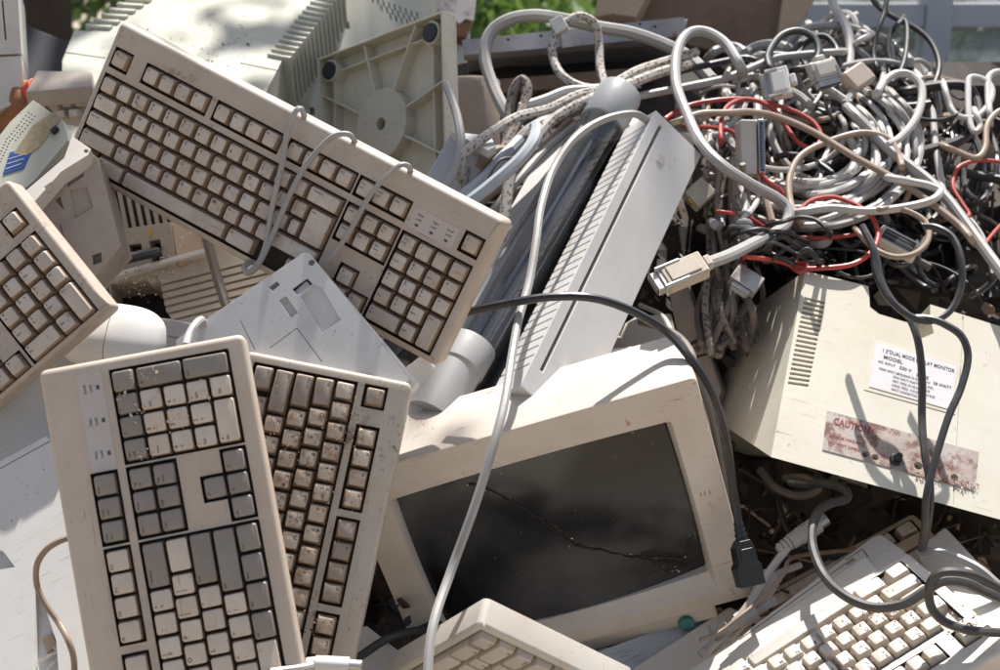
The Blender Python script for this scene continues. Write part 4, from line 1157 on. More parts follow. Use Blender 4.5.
def plug(parent, name, px, py, d, n, dirx, parts):
    """a connector on the end of a cable: parts is a list of (name, material, list of boxes, bevel)"""
    f = Frame(px, py, d, n, dirx)
    head = None
    for nm, mat, boxes, bv in parts:
        mb = MB()
        for b in boxes:
            if b[0] == 'p': mb.prism(*b[1:])
            elif len(b) == 6: mb.box(*b)
            else: mb.cyl(*b)
        o = mb.build(nm, mat, head or parent, (f.M if head is None else None), bv)
        if head is None:
            head = o
            o.matrix_world = f.M
            o.matrix_parent_inverse = Matrix.Identity(4)
            o.matrix_basis = f.M
    return head


def dsub(parent, px, py, d, n, dirx, L=.045, W=.052, H=.015, hood='shell_cream', pin='black_pin', rows=True, name='plug'):
    pins = [(.0125 - .0006, .0128, y, y + .0012, z, z + .0012) for z in (-.0024, .0012) for y in [-.020 * W / .052 + i * .0031 for i in range(int(W / .052 * 13))]]
    return plug(parent, name, px, py, d, n, dirx, [
        (name, hood, [(-L, 0, -W * .46, W * .46, -H / 2, H / 2), (-L - .008, -L, -.007, .007, -.006, .006)], .0022),
        ('top_plate', hood, [(-L * .85, -L * .12, -W * .30, W * .30, H / 2 - .001, H / 2 + .0014)], .0008),
        ('thumbscrew', 'metal', [((-L * .5, W * .40, H / 2 - .001), (.004, W * .40, H / 2 - .001), .0026, .0026, 10)], 0),
        ('thumbscrew', 'metal', [((-L * .5, -W * .40, H / 2 - .001), (.004, -W * .40, H / 2 - .001), .0026, .0026, 10)], 0),
        ('metal_shell', 'metal', [(.0002, .0035, -W / 2, W / 2, -H * .42, H * .42), (.0036, .011, -W * .38, W * .38, -.0052, .0052)], .0007),
        ('insert', pin, [(.0111, .0125, -W * .36, W * .36, -.0045, .0045)], 0),
        ('pins', 'gold_pin', pins, 0)])


G = lambda s: s
# --- cords on the long keyboard and the front
K1d = lambda p: None
def on_board(M, px, py, h):
    """distance of a photo point lying h above a board"""
    i = M.inverted(); o = i @ at(px, py, 0); q = i @ at(px, py, 1); dd = q - o
    return (h - o.z) / dd.z
def cord_on(M, pts, h): return [(p[0], p[1], on_board(M, p[0], p[1], p[2] if len(p) > 2 else h)) for p in pts]
A = cord_on(K1M, [(306, 128, -.02), (303, 112, -.004), (297, 110, .006), (288, 128, .006), (283, 160, .006), (276, 190, .007), (271, 214, .007), (266, 245, .007), (258, 264, .008), (248, 273, .008), (244, 267, .004), (250, 262, -.005)], .006)
cable('thin beige cord hanging straight down over the middle of the long keyboard', 'cable_grey', 3.0, A, name='cord', cat='cord')
A = cord_on(K1M, [(357, 150, -.02), (353, 138, -.006), (346, 134, .003), (334, 136, .007), (322, 146, .007), (306, 165, .007), (294, 186, .007), (284, 208, .008), (274, 232, .008), (265, 252, .009), (256, 268, .010), (248, 274, .012)], .006)
cable('thin beige cord crossing the long keyboard and joining the straight one at its lower edge', 'cable_grey', 2.9, A, name='cord', cat='cord')
A = cord_on(K1M, [(412, 178, -.02), (409, 167, -.004), (401, 165, .005), (392, 172, .007), (380, 183, .007), (367, 200, .007), (355, 222, .007), (344, 240, .007), (333, 254, .007), (322, 266, .004)], .006)
cable('thin beige cord bent over the right part of the long keyboard near its arrow keys', 'cable_grey', 2.9, A, name='cord', cat='cord')
cable('thin cord looping over the white case beside the tan keyboard', 'cable_tan', 3.2, [(68, 538, 1.16), (58, 542, 1.16), (46, 550, 1.165), (37, 565, 1.17), (37, 585, 1.18), (45, 604, 1.18), (58, 622, 1.18), (68, 640, 1.17), (74, 660, 1.17), (74, 690, 1.17)], name='cord', cat='cord')
cable('long pale grey cable hanging from the slotted case down across the cracked screen', 'cable_grey', 4.5, [(650, 122, 1.60), (633, 114, 1.585), (603, 120, 1.56), (575, 138, 1.53), (553, 170, 1.50), (541, 207, 1.46), (536, 242, 1.43), (529, 283, 1.40), (519, 318, 1.37), (512, 355, 1.335), (505, 400, 1.29), (495, 440, 1.265), (476, 502, 1.25), (451, 571, 1.24), (432, 630, 1.20), (426, 700, 1.17)])
ob = cable('black power lead arching over the slotted case, its kettle plug hanging by the bezel', 'cable_black', 4.4, [(462, 314, 1.40), (480, 309, 1.39), (515, 302, 1.37), (550, 297, 1.36), (585, 297, 1.36), (612, 303, 1.37), (640, 315, 1.38), (668, 333, 1.385), (690, 358, 1.37), (708, 385, 1.37), (720, 415, 1.38), (728, 450, 1.39), (733, 488, 1.40), (739, 526, 1.40)], name='power_cable')
plug(ob, 'kettle_plug', 741, 536, 1.40, (.25, .1, .96), (10, 50), [
    ('kettle_plug', 'black_plastic', [('p', [(.004, -.006), (.011, -.0112), (.026, -.0115), (.030, -.0145), (.050, -.0132), (.050, .0132), (.030, .0130), (.027, .0100), (.012, .0092), (.004, .006)], -.008, .008), ('p', [(.012, -.007), (.028, -.008), (.028, .007), (.012, .006)], .0078, .0100)], .0022),
    ('strain_relief', 'black_plastic', [((-.014 + .0055 * k, 0, 0), (-.0105 + .0055 * k, 0, 0), .0048 + .0006 * k, .0052 + .0006 * k, 12) for k in range(5)] + [((-.016, 0, 0), (.012, 0, 0), .0042, .006, 12)], 0),
    ('contact_slots', 'gap', [(.0501, .0503, -.0085, -.0055, -.005, .002), (.0501, .0503, .0045, .0075, -.005, .002), (.0501, .0503, -.0015, .0015, 0, .006)], 0)])
cable('dusty black cord running behind the right side of the cracked bezel', 'cable_dust', 3.6, [(640, 322, 1.56), (672, 332, 1.50), (690, 350, 1.46), (697, 375, 1.44), (708, 405, 1.44), (717, 440, 1.45), (724, 480, 1.46), (730, 530, 1.47)])
cable('thin white cord tucked behind the black power lead', 'cable_white', 2.8, [(640, 305, 1.60), (664, 318, 1.55), (678, 350, 1.48), (700, 392, 1.455), (714, 430, 1.46), (721, 470, 1.47), (727, 520, 1.48)], name='cord', cat='cord')
cable('black cable end curling under the speckled keyboard at the bottom', 'cable_black', 4.5, [(345, 665, 1.32), (362, 655, 1.33), (385, 640, 1.345), (410, 632, 1.37), (440, 628, 1.42)])
ob = cable('white lead with a round metal plug across the foot of the speckled keyboard', 'cable_white', 4.0, [(270, 672, 1.13), (300, 668, 1.14), (318, 664, 1.15)], name='plug_lead', cat='plug lead')
plug(ob, 'round_plug', 330, 664, 1.15, (0, .3, .95), (50, 3), [('round_plug', 'mouse_white', [((-.012, 0, 0), (.016, 0, 0), .0064, .0066, 20), ((-.02, 0, 0), (-.012, 0, 0), .004, .0055, 16)], .0006), ('metal_sleeve', 'metal', [((.0161, 0, 0), (.026, 0, 0), .0048, .0048, 20)], 0)])
cable('straight black tube leaning on the ribbed case', 'cable_dust', 5.0, [(206, 236, 1.505), (211, 255, 1.50), (218, 280, 1.49), (227, 308, 1.47)], name='black_tube', cat='tube')
ob = cable('thick black cable plugged into the socket of the broken case', 'cable_black', 5.0, [(90, 292, 1.50), (104, 273, 1.51), (120, 262, 1.525), (140, 256, 1.54), (158, 252, 1.565)])
f = Frame(100, 285, 1.49, (.2, .2, .96), (20, -40))
t = thing('flat_connector', f.M, 'flat pale blue-grey connector beside the number pad of the left keyboard', 'connector')
slab_mb(f, [(95, 275), (102, 265), (112, 273), (103, 297), (94, 290)], .008).build('body', 'blue_grey', t, bevel=.001)
x, y = f.uv(104, 280); mb = MB(); mb.box(x - .002, x + .002, y - .0015, y + .0015, -.001, .0008); mb.build('clip', 'legend', t)
cable('white cord end bent over the edge of the pale cover', 'cable_white', 4.0, [(186, 345, 1.28), (189, 335, 1.29), (195, 325, 1.30), (202, 320, 1.315), (203, 332, 1.33)], name='cord', cat='cord')
cable('thin white lead running from the mouse behind the pale cover', 'cable_white', 2.4, [(152, 336, 1.40), (164, 335, 1.41), (178, 337, 1.42), (190, 342, 1.43), (210, 348, 1.43)], name='mouse_cord', cat='cord')

# --- right foreground
zz = lambda pts, d: [(a, b, d + (c if c else 0)) for a, b, c in pts]
BK1 = [(908, 316, 1.47), (918, 341, 1.455), (922, 377, 1.445), (922, 420, 1.43), (925, 455, 1.41), (930, 485, 1.40), (929, 515, 1.40), (923, 548, 1.41)]
cable('grey-black cord hanging straight down in front of the paper label', 'cable_dark', 4.0, [(862, 226, 1.52), (874, 250, 1.50), (881, 280, 1.485), (893, 302, 1.475)] + BK1)
cable('grey-black cord swinging out to the right of the paper label and back in', 'cable_dark', 4.0, [(911, 318, 1.455), (930, 319, 1.45), (946, 325, 1.445), (962, 337, 1.44), (968, 358, 1.435), (961, 388, 1.425), (950, 413, 1.415), (941, 440, 1.405), (931, 475, 1.395), (926, 500, 1.39), (925, 525, 1.395), (921, 550, 1.41)])
cable('black cord forming a round loop above the paper label', 'cable_black', 3.6, [(873, 250, 1.49), (876, 272, 1.48), (888, 297, 1.465), (908, 315, 1.455), (930, 321, 1.45), (950, 311, 1.455), (961, 287, 1.465), (961, 260, 1.475), (953, 238, 1.49), (938, 228, 1.50), (924, 226, 1.51)])
GL = [(790, 482, 1.52), (808, 484, 1.50), (828, 484, 1.47), (845, 490, 1.455), (846, 499, 1.45), (832, 503, 1.445), (819, 511, 1.435), (813, 526, 1.42), (813, 548, 1.40), (824, 575, 1.37), (844, 595, 1.335), (872, 607, 1.31), (903, 604, 1.30), (928, 589, 1.30), (944, 581, 1.30), (965, 583, 1.305), (985, 592, 1.31), (1015, 606, 1.32)]
cable('thick dark grey cable curving down over the sunlit white keyboard', 'cable_dark', 5.0, GL)
cable('dark grey cable making a small loop at the end of the sunlit white keyboard', 'cable_dark', 4.7, [(1015, 598, 1.30), (985, 580, 1.295), (966, 573, 1.29), (944, 572, 1.29), (932, 580, 1.295), (929, 596, 1.30), (934, 612, 1.30), (949, 624, 1.295), (975, 631, 1.285), (1015, 633, 1.28)])
cable('grey cable sagging from the hanging cords over the plain white plate', 'cable_grey', 4.6, [(921, 551, 1.42), (935, 552, 1.41), (955, 557, 1.40), (978, 568, 1.385), (996, 583, 1.375), (1020, 605, 1.37)])
cable('dark cord lying under the grey cable on the plain white plate', 'cable_dark', 4.2, [(958, 570, 1.37), (978, 580, 1.365), (1000, 600, 1.36), (1025, 625, 1.36)])
ob = cable('off-white lead with a ribbed round plug above the sunlit white keyboard', 'cable_white', 4.2, [(700, 655, 1.42), (722, 636, 1.43), (742, 614, 1.435), (757, 592, 1.44), (768, 574, 1.445), (778, 560, 1.45), (788, 547, 1.455)], name='plug_lead', cat='plug lead')
plug(ob, 'round_plug', 806, 532, 1.46, (-.1, .35, .93), (34, -22), [
    ('round_plug', 'cable_white', [((-.020, 0, 0), (.016, 0, 0), .0085, .0092, 20)], .0008),
    ('strain_rings', 'cable_white', [((-.034 + k * .005, 0, 0), (-.031 + k * .005, 0, 0), .0062 + k * .0006, .0066 + k * .0006, 16) for k in range(3)] + [((-.036, 0, 0), (-.019, 0, 0), .0044, .006, 12)], 0),
    ('grip_ribs', 'cable_white', [((-.008 + k * .0035, 0, 0), (-.0065 + k * .0035, 0, 0), .0097, .0097, 20) for k in range(6)], 0),
    ('metal_sleeve', 'metal', [((.0161, 0, 0), (.026, 0, 0), .0068, .0068, 20)], 0)])
ob = cable('white lead with a fat ribbed filter sleeve beside the kettle plug', 'cable_white', 3.6, [(730, 640, 1.45), (745, 622, 1.46), (756, 606, 1.47), (766, 588, 1.475), (778, 574, 1.48), (800, 565, 1.50)], name='plug_lead', cat='plug lead')
plug(ob, 'filter_sleeve', 765, 588, 1.47, (-.1, .3, .94), (14, -24), [('filter_sleeve', 'cable_white', [((-.02, 0, 0), (.018, 0, 0), .0105, .0105, 20)], .002), ('sleeve_ribs', 'cable_white', [((-.017 + k * .005, 0, 0), (-.0145 + k * .005, 0, 0), .0112, .0112, 20) for k in range(7)], 0)])
ob = cable('short white lead with a stubby plug against the bottom corner of the cracked monitor', 'cable_white', 4.2, [(775, 600, 1.45), (764, 607, 1.445), (752, 614, 1.44)], name='plug_lead', cat='plug lead')
plug(ob, 'stubby_plug', 746, 617, 1.44, (0, .3, .95), (-24, 14), [('stubby_plug', 'cable_white', [((-.012, 0, 0), (.012, 0, 0), .0095, .0088, 20)], .001), ('metal_sleeve', 'metal', [((.0121, 0, 0), (.020, 0, 0), .0072, .0072, 20)], 0)])
cable('thin tan cord twisted across the leads by the cracked monitor', 'cable_tan', 2.2, [(700, 640, 1.40), (720, 632, 1.405), (738, 618, 1.41), (760, 600, 1.42), (783, 575, 1.43), (792, 558, 1.46), (830, 552, 1.52), (880, 548, 1.55)], name='cord', cat='cord')
cable('thin tan cord crossing over the rail of the grey lid', 'cable_grey', 1.9, [(708, 626, 1.43), (716, 640, 1.425), (728, 634, 1.42), (722, 622, 1.42), (712, 640, 1.42), (702, 655, 1.42)], name='cord', cat='cord')
cable('black cord passing through the shade behind the round plug', 'cable_black', 3.6, [(780, 470, 1.62), (778, 500, 1.60), (790, 535, 1.57), (815, 552, 1.55), (845, 556, 1.54), (870, 550, 1.55)])
cable('dusty cord looped in the dark below the overturned monitor', 'cable_dust', 4.2, [(760, 470, 1.60), (776, 488, 1.57), (800, 496, 1.56), (818, 489, 1.54), (806, 478, 1.55), (785, 478, 1.58)])

# --- left of the tangle
cable('dark grey cable hanging beside the swivel base', 'cable_grey', 4.6, [(446, 84, 1.70), (452, 100, 1.68), (458, 120, 1.66), (461, 146, 1.63), (454, 172, 1.61), (441, 194, 1.60), (425, 215, 1.62)])
cable('big smooth grey cable loop standing up in front of the green bushes', 'cable_grey', 6.4, [(520, 132, 1.78), (506, 113, 1.80), (493, 86, 1.83), (485, 58, 1.85), (490, 34, 1.86), (508, 20, 1.86), (534, 15.5, 1.86), (562, 19, 1.86), (598, 27, 1.86), (632, 33, 1.86), (666, 45, 1.86), (690, 58, 1.85), (712, 80, 1.82)])
ob = cable('grey braided cord with a white tie, looped through the big smooth cable', 'braided', 4.4, [(605, 86, 1.80), (600, 66, 1.83), (599, 45, 1.845), (595, 24, 1.845), (580, 16, 1.84), (566, 22, 1.835), (556, 34, 1.835), (552, 50, 1.83), (558, 70, 1.81), (575, 84, 1.79), (600, 89, 1.77), (640, 84, 1.75)])
plug(ob, 'cable_tie', 559, 26, 1.835, (-.1, .1, .99), (14, -8), [('cable_tie', 'mouse_white', [(-.009, .009, -.010, .010, -.009, .009)], .0012)])
cable('brown-speckled braided cord curling above the pale blue-grey box', 'braided', 5.0, [(466, 186, 1.64), (461, 170, 1.625), (463, 156, 1.62), (474, 145, 1.62), (494, 131, 1.63), (518, 117, 1.65), (549, 109, 1.67), (576, 96, 1.69), (606, 88, 1.71), (637, 71, 1.75), (674, 59, 1.78), (697, 52, 1.80)])
cable('thick dotted braided cord running down beside the framed smoky lid', 'braided', 5.6, [(500, 240, 1.58), (505, 212, 1.59), (512, 172, 1.61), (531, 146, 1.625), (552, 120, 1.65), (586, 101, 1.68), (620, 88, 1.71), (655, 74, 1.75), (690, 64, 1.79)])
cable('dark braided cord folded into an upright loop', 'braided_dark', 5.4, [(506, 150, 1.72), (508, 130, 1.73), (510, 110, 1.74), (514, 90, 1.745), (522, 80, 1.745), (527, 88, 1.74), (524, 106, 1.73), (516, 126, 1.71), (505, 148, 1.69), (494, 170, 1.67)])
cable('short blue-grey cable with a cut end lying over the braided cords', 'cable_blue', 6.6, [(455, 214, 1.58), (465, 205, 1.575), (486, 189, 1.575), (516, 163, 1.585), (531, 145, 1.60), (536, 132, 1.62), (535, 126, 1.63)])
cable('blue-grey cable running alongside the cut one towards the long keyboard', 'cable_blue', 6.0, [(448, 212, 1.60), (462, 196, 1.61), (484, 178, 1.62), (500, 160, 1.64), (520, 140, 1.67)])
for k, (p, m, r) in enumerate([([(470, 216, 1.62), (490, 196, 1.63), (515, 178, 1.64), (540, 150, 1.66), (570, 120, 1.69)], 'cable_tan', 3.4), ([(480, 226, 1.62), (502, 200, 1.62), (520, 178, 1.63), (545, 150, 1.66), (575, 125, 1.69)], 'cable_white', 4.2),
                                ([(486, 176, 1.66), (500, 152, 1.67), (528, 136, 1.68), (560, 118, 1.70), (600, 104, 1.73)], 'braided_dark', 4.6), ([(484, 196, 1.605), (488, 180, 1.60), (498, 162, 1.61), (510, 158, 1.62), (524, 160, 1.64)], 'cable_dark', 1.6),
                                ([(460, 180, 1.65), (480, 160, 1.67), (510, 146, 1.68), (530, 128, 1.69), (560, 112, 1.72)], 'cable_grey', 4.6), ([(470, 196, 1.67), (478, 170, 1.66), (486, 158, 1.65), (496, 150, 1.66), (510, 150, 1.68)], 'cable_tan', 5.0),
                                ([(520, 108, 1.73), (545, 100, 1.74), (566, 92, 1.75), (590, 90, 1.76), (612, 88, 1.77)], 'cable_white', 5.5)]):
    cable('cord in the bundle squeezed between the pale blue-grey box and the framed lid', m, r, p, group='cords in the bundle beside the framed lid')

# --- main tangle: cords that can be followed
MAIN = [
    ('thick pale grey cable arching up and down to a cream connector at the middle', 'cable_grey', 6.6, .10, [(740, 66), (726, 44), (706, 32), (688, 34), (677, 52), (676, 83), (686, 112), (701, 143), (723, 166), (752, 185), (776, 198), (788, 210), (784, 227), (758, 241), (730, 255), (706, 264)]),
    ('red wire arching over to the right of the blue-faced connector', 'cable_red', 2.8, .075, [(664, 120), (674, 113), (694, 104), (730, 99), (758, 101), (791, 110), (813, 122), (821, 137), (813, 148), (798, 142), (784, 124), (772, 108), (748, 99), (728, 106), (721, 122), (721, 140)]),
    ('red wire running down right beside the blue-faced connector', 'cable_red', 2.8, .07, [(690, 126), (716, 128), (735, 134), (752, 160), (766, 180), (782, 192), (791, 209), (788, 226), (776, 236), (764, 238)]),
    ('red wire in a wide round loop above the overturned monitor', 'cable_red', 3.0, .085, [(748, 257), (778, 261), (800, 268), (825, 268), (853, 264), (871, 252), (878, 237), (875, 223), (868, 213), (852, 203), (831, 197), (809, 202), (795, 216), (780, 226), (768, 238), (770, 252), (786, 262), (800, 272), (806, 264), (792, 262), (776, 256)]),
    ('red wire stretching flat under the round loop', 'cable_red', 2.6, .05, [(720, 212), (745, 216), (766, 228), (790, 236), (820, 238), (846, 236), (862, 232)]),
    ('red wire trailing down at the right edge', 'cable_red', 2.4, .04, [(1015, 170), (1000, 162), (976, 161), (958, 168), (953, 186), (962, 203), (969, 214), (965, 218)]),
    ('red wire end at the right edge below the trailing one', 'cable_red', 2.4, .03, [(1015, 214), (1000, 226), (988, 240), (984, 246)]),
    ('tan cable arching like a hoop in front of the white coils', 'cable_tan', 4.0, .085, [(798, 222), (790, 200), (790, 176), (802, 155), (830, 141), (862, 133), (888, 139), (899, 156), (902, 168)]),
    ('long straight tan cable slanting down to the right through the tangle', 'cable_tan', 4.2, .09, [(676, 122), (700, 114), (726, 113), (750, 112), (777, 117), (813, 132), (856, 158), (884, 173), (910, 188), (935, 206), (960, 226), (972, 240)]),
    ('thick pale grey cable running down to the right edge', 'cable_grey', 6.4, .08, [(850, 110), (872, 132), (892, 152), (928, 180), (948, 200), (964, 221), (982, 246), (1004, 276), (1020, 300)]),
    ('white cable bent back on itself in front of the thick grey one', 'cable_white', 4.8, .10, [(800, 212), (830, 208), (866, 211), (900, 208), (930, 201), (940, 192), (930, 186), (912, 182), (890, 178)]),
    ('white cable in a tall ring right of the black loops', 'cable_white', 4.8, .08, [(886, 146), (900, 138), (914, 122), (921, 104), (921, 86), (910, 75), (896, 74), (884, 82), (877, 94)]),
    ('upright white cable at the top of the heap', 'cable_white', 5.4, .03, [(830, -12), (834, 6), (843, 20), (849, 36), (850, 56), (848, 80), (852, 96)]),
    ('white cable hanging upright in front of the pinkish box', 'cable_white', 4.2, .03, [(892, 116), (910, 110), (925, 105), (932, 112), (934, 130), (936, 150), (941, 180), (946, 212)]),
    ('white cable curled in rings at the right edge', 'cable_white', 3.8, .05, [(944, 86), (950, 106), (958, 116), (974, 118), (988, 106), (992, 90), (984, 80), (970, 78), (968, 92), (969, 118), (974, 132), (980, 126), (975, 112)]),
    ('white cable hooked over the right edge', 'cable_white', 3.8, .05, [(1012, 80), (1000, 72), (989, 77), (988, 96), (990, 118)]),
    ('tan cable sagging at the right edge under the white rings', 'cable_tan', 3.6, .06, [(1014, 108), (998, 112), (987, 126), (985, 148), (976, 158), (958, 152), (944, 146)]),
    ('pale cord making a flat ring round the black-faced connector', 'cable_tan', 3.4, .10, [(858, 232), (868, 243), (880, 252), (897, 257), (916, 253), (928, 240), (926, 223), (912, 213), (894, 208), (876, 210)]),
    ('thin black cord making a high arc at the top right', 'cable_black', 3.6, .02, [(868, -8), (880, 8), (899, 20), (918, 30), (932, 44), (939, 64), (934, 84), (922, 94), (904, 104)]),
    ('thin black cord hanging in a narrow loop left of the high arc', 'cable_black', 3.0, .03, [(888, -8), (884, 14), (876, 36), (874, 56), (878, 70)]),
    ('thin black cord crossing under the high arc', 'cable_black', 3.0, .02, [(900, 22), (890, 36), (888, 52), (893, 70), (902, 82), (916, 92), (930, 96)]),
    ('grey-black cord looping over beside the high arc', 'cable_dark', 3.2, .04, [(896, 26), (904, 20), (907, 32), (905, 56), (899, 74), (890, 84)]),
    ('thick black cable drooping round at the right', 'cable_black', 6.4, .03, [(904, 92), (924, 88), (946, 85), (964, 86), (974, 96), (978, 112), (972, 130), (956, 142), (930, 150), (900, 158), (880, 164)]),
    ('thick black cable lying flat below the drooping one', 'cable_black', 5.6, .0, [(880, 176), (910, 172), (945, 170), (980, 176), (1015, 182)]),
    ('black cord making a ring at the top middle of the tangle', 'cable_black', 4.4, .07, [(772, 72), (768, 56), (780, 37), (798, 31), (814, 38), (819, 52), (812, 66), (794, 70)]),
    ('second black cord behind the ring at the top middle', 'cable_black', 3.6, .05, [(790, 54), (806, 40), (824, 36), (836, 48), (838, 66)]),
    ('black cable stretched flat under the black ring', 'cable_black', 4.0, .05, [(640, 80), (676, 72), (712, 64), (744, 58), (760, 62)]),
    ('grey cable stretched beside the flat black one', 'cable_grey', 4.6, .06, [(640, 96), (690, 86), (726, 78), (756, 66), (776, 58), (810, 54), (840, 52)]),
]
MOBJ = {}
for lab_, m, r, lf, pts in MAIN:
    q3 = [(p[0], p[1], heap(p[0], p[1]) - lf) for p in pts]
    def dive(a, b):
        dx, dy = a[0] - b[0], a[1] - b[1]; l = math.hypot(dx, dy) or 1
        return (a[0] + dx / l * 5, a[1] + dy / l * 5, a[2] + .07), (a[0] + dx / l * 7, a[1] + dy / l * 7, a[2] + .17)
    e0, e1 = dive(q3[0], q3[1]); e2, e3 = dive(q3[-1], q3[-2])
    pts = [e1, e0] + q3 + ([e2, e3] if lab_ != MAIN[0][0] else [])
    MOBJ[lab_] = cable(lab_, m, r * .84, pts, lf, n=10, group='cables in the tangle')
ob = MOBJ[MAIN[0][0]]
d0 = heap(690, 272) - .10
dsub(ob, 664, 281, d0, (-.1, .55, .83), (-48, 20), .046, .030, .016, 'shell_cream')
# loose connectors hanging on their own short leads
ob = cable('grey lead with a tall connector showing a long blue face', 'cable_tan', 4.0, [(772, 222), (768, 205), (766, 190), (764, 178)], .06, name='plug_lead', cat='plug lead', group='cables in the tangle')
plug(ob, 'centronics_plug', 754, 150, heap(752, 150) - .085, (.15, .12, .98), (-1, -40), [
    ('centronics_plug', 'shell_grey', [(-.030, .036, -.003, .017, -.020, .004)], .002),
    ('metal_shell', 'metal', [(-.030, .036, -.0115, -.0035, -.016, .007)], .001),
    ('insert', 'blue_insert', [(-.027, .033, -.0095, -.0055, .0071, .0085)], .0005),
    ('pins', 'metal', [(-.024 + k * .003, -.0228 + k * .003, -.0088, -.0062, .0086, .0089) for k in range(18)], 0)])
ob = cable('grey lead with a plug showing a blue pin face at the top of the tangle', 'cable_grey', 4.4, [(850, 104), (838, 96), (826, 88), (816, 82)], .06, name='plug_lead', cat='plug lead', group='cables in the tangle')
dsub(ob, 826, 78, heap(826, 78) - .09, (.25, .25, .93), (10, 24), .022, .042, .014, 'shell_grey', 'blue_insert')
ob = cable('grey lead with a pale plug showing gold pins near the top of the tangle', 'cable_grey', 4.4, [(812, 108), (802, 98), (792, 92), (784, 90)], .06, name='plug_lead', cat='plug lead', group='cables in the tangle')
dsub(ob, 771, 86, heap(771, 86) - .09, (-.35, .3, .89), (-30, 8), .024, .044, .013, 'mouse_white', 'gold_pin')
ob = cable('frayed lead ending in a small metal plug above the overturned monitor', 'cable_white', 4.2, [(742, 188), (744, 205), (743, 222), (741, 236)], .05, name='plug_lead', cat='plug lead', group='cables in the tangle')
plug(ob, 'ribbed_sleeve', 744, 232, heap(744, 232) - .05, (0, .2, .98), (-1, 30), [('ribbed_sleeve', 'cable_white', [((-.012 + k * .006, 0, 0), (-.008 + k * .006, 0, 0), .0095, .0095, 16) for k in range(3)] + [((-.014, 0, 0), (.010, 0, 0), .0075, .0075, 16)], .0006)])
plug(ob, 'metal_plug', 743, 285, heap(743, 285) - .03, (.1, .45, .88), (-16, 22), [('metal_plug', 'metal', [(-.018, .004, -.016, .016, -.007, .007), (.0042, .010, -.011, .011, -.005, .005)], .001), ('insert', 'silver_cap', [(.0101, .0112, -.009, .009, -.0035, .0035)], 0)])
rr = random.Random(4)
for k, m in enumerate(('cable_blue', 'cable_red', 'cable_white', 'cable_dark')):
    P = [(742 + rr.uniform(-5, 5), 240 + i * 12, heap(742, 240) - .045 + rr.uniform(-.006, .006)) for i in range(3)] + [(746 + k * 2 - 4, 276, heap(743, 285) - .03)]
    mb = MB(); mb.tube(spline([at(*p) for p in P], 5), .0009, 5); o = mb.build('loose_wire', m, ob)
ob = cable('dark lead with a long black-faced connector inside the pale ring', 'cable_dark', 4.4, [(930, 268), (920, 262), (912, 256), (906, 252)], .05, name='plug_lead', cat='plug lead', group='cables in the tangle')
plug(ob, 'long_plug', 898, 240, heap(898, 240) - .075, (-.1, .40, .91), (46, 24), [('long_plug', 'grey_case', [(-.024, .026, -.011, .010, -.018, .001)], .003), ('face', 'black_pin', [(-.018, .020, -.007, .006, .0011, .0024)], .0008), ('screw', 'gold_pin', [((-.0215, 0, .001), (-.0215, 0, .0026), .0022, .0022, 10)], 0), ('screw', 'gold_pin', [((.0232, 0, .001), (.0232, 0, .0026), .0022, .0022, 10)], 0), ('contacts', 'metal', [(-.016 + i * .0024, -.0148 + i * .0024, y, y + .001, .00245, .0027) for i in range(15) for y in (-.003, .002)], 0)])
ob = cable('black lead with a blue-grey block plug near the pinkish box', 'cable_black', 4.0, [(930, 104), (916, 106), (902, 107)], .04, name='plug_lead', cat='plug lead', group='cables in the tangle')
plug(ob, 'block_plug', 886, 106, heap(886, 106) - .05, (.1, .5, .86), (-30, 4), [('block_plug', 'navy_block', [(-.012, .014, -.014, .012, -.014, .004)], .001), ('gold_edge', 'gold_pin', [(.0142, .017, -.010, .008, -.010, .001)], .0005)])
ob = cable('grey lead with an angular grey hood in the middle of the upright cables', 'cable_grey', 4.6, [(845, 104), (850, 96), (854, 88)], .06, name='plug_lead', cat='plug lead', group='cables in the tangle')
plug(ob, 'grey_hood', 858, 78, heap(858, 78) - .07, (.2, .4, .89), (18, -12), [('grey_hood', 'shade_case', [(-.018, .020, -.014, .016, -.012, .006)], .004)])
ob = cable('grey lead ending in a cream block plug beside the slotted case', 'cable_grey', 4.0, [(720, 176), (712, 184), (704, 190)], .03, name='plug_lead', cat='plug lead', group='cables in the tangle')
plug(ob, 'cream_plug', 699, 194, heap(699, 194) - .03, (.1, .3, .95), (-14, 12), [('cream_plug', 'shell_cream', [(-.016, .014, -.013, .013, -.012, .006)], .002), ('gold_edge', 'gold_pin', [(.0142, .017, -.004, .004, -.004, .004)], .0005)])

# white coils: many arcs of the same long cable bundle
rr = random.Random(21)
for k in range(19):
    cx, cy = 800 + rr.gauss(0, 9), 138 + rr.gauss(0, 8)
    R0 = 48 + k * 3.8; e = rr.uniform(.62, .78)
    a0, a1 = radians(rr.uniform(-62, -35)), radians(rr.uniform(95, 135))
    P = []
    for i in range(9):
        a = a0 + (a1 - a0) * i / 8
        px, py = cx + R0 * cos(a) * 1.02, cy + R0 * sin(a) * e + 8
        P.append((px, py, heap(px, py) - .055 + .012 * sin(i * 1.3 + k) + rr.gauss(0, .006) + (.10 if i in (0, 8) else 0)))
    cable('pale cable turn in the round coil at the centre of the tangle', rr.choice(('cable_white', 'cable_white', 'cable_grey', 'cable_grey')), rr.uniform(2.9, 4.4), P, group='turns of the round coil')

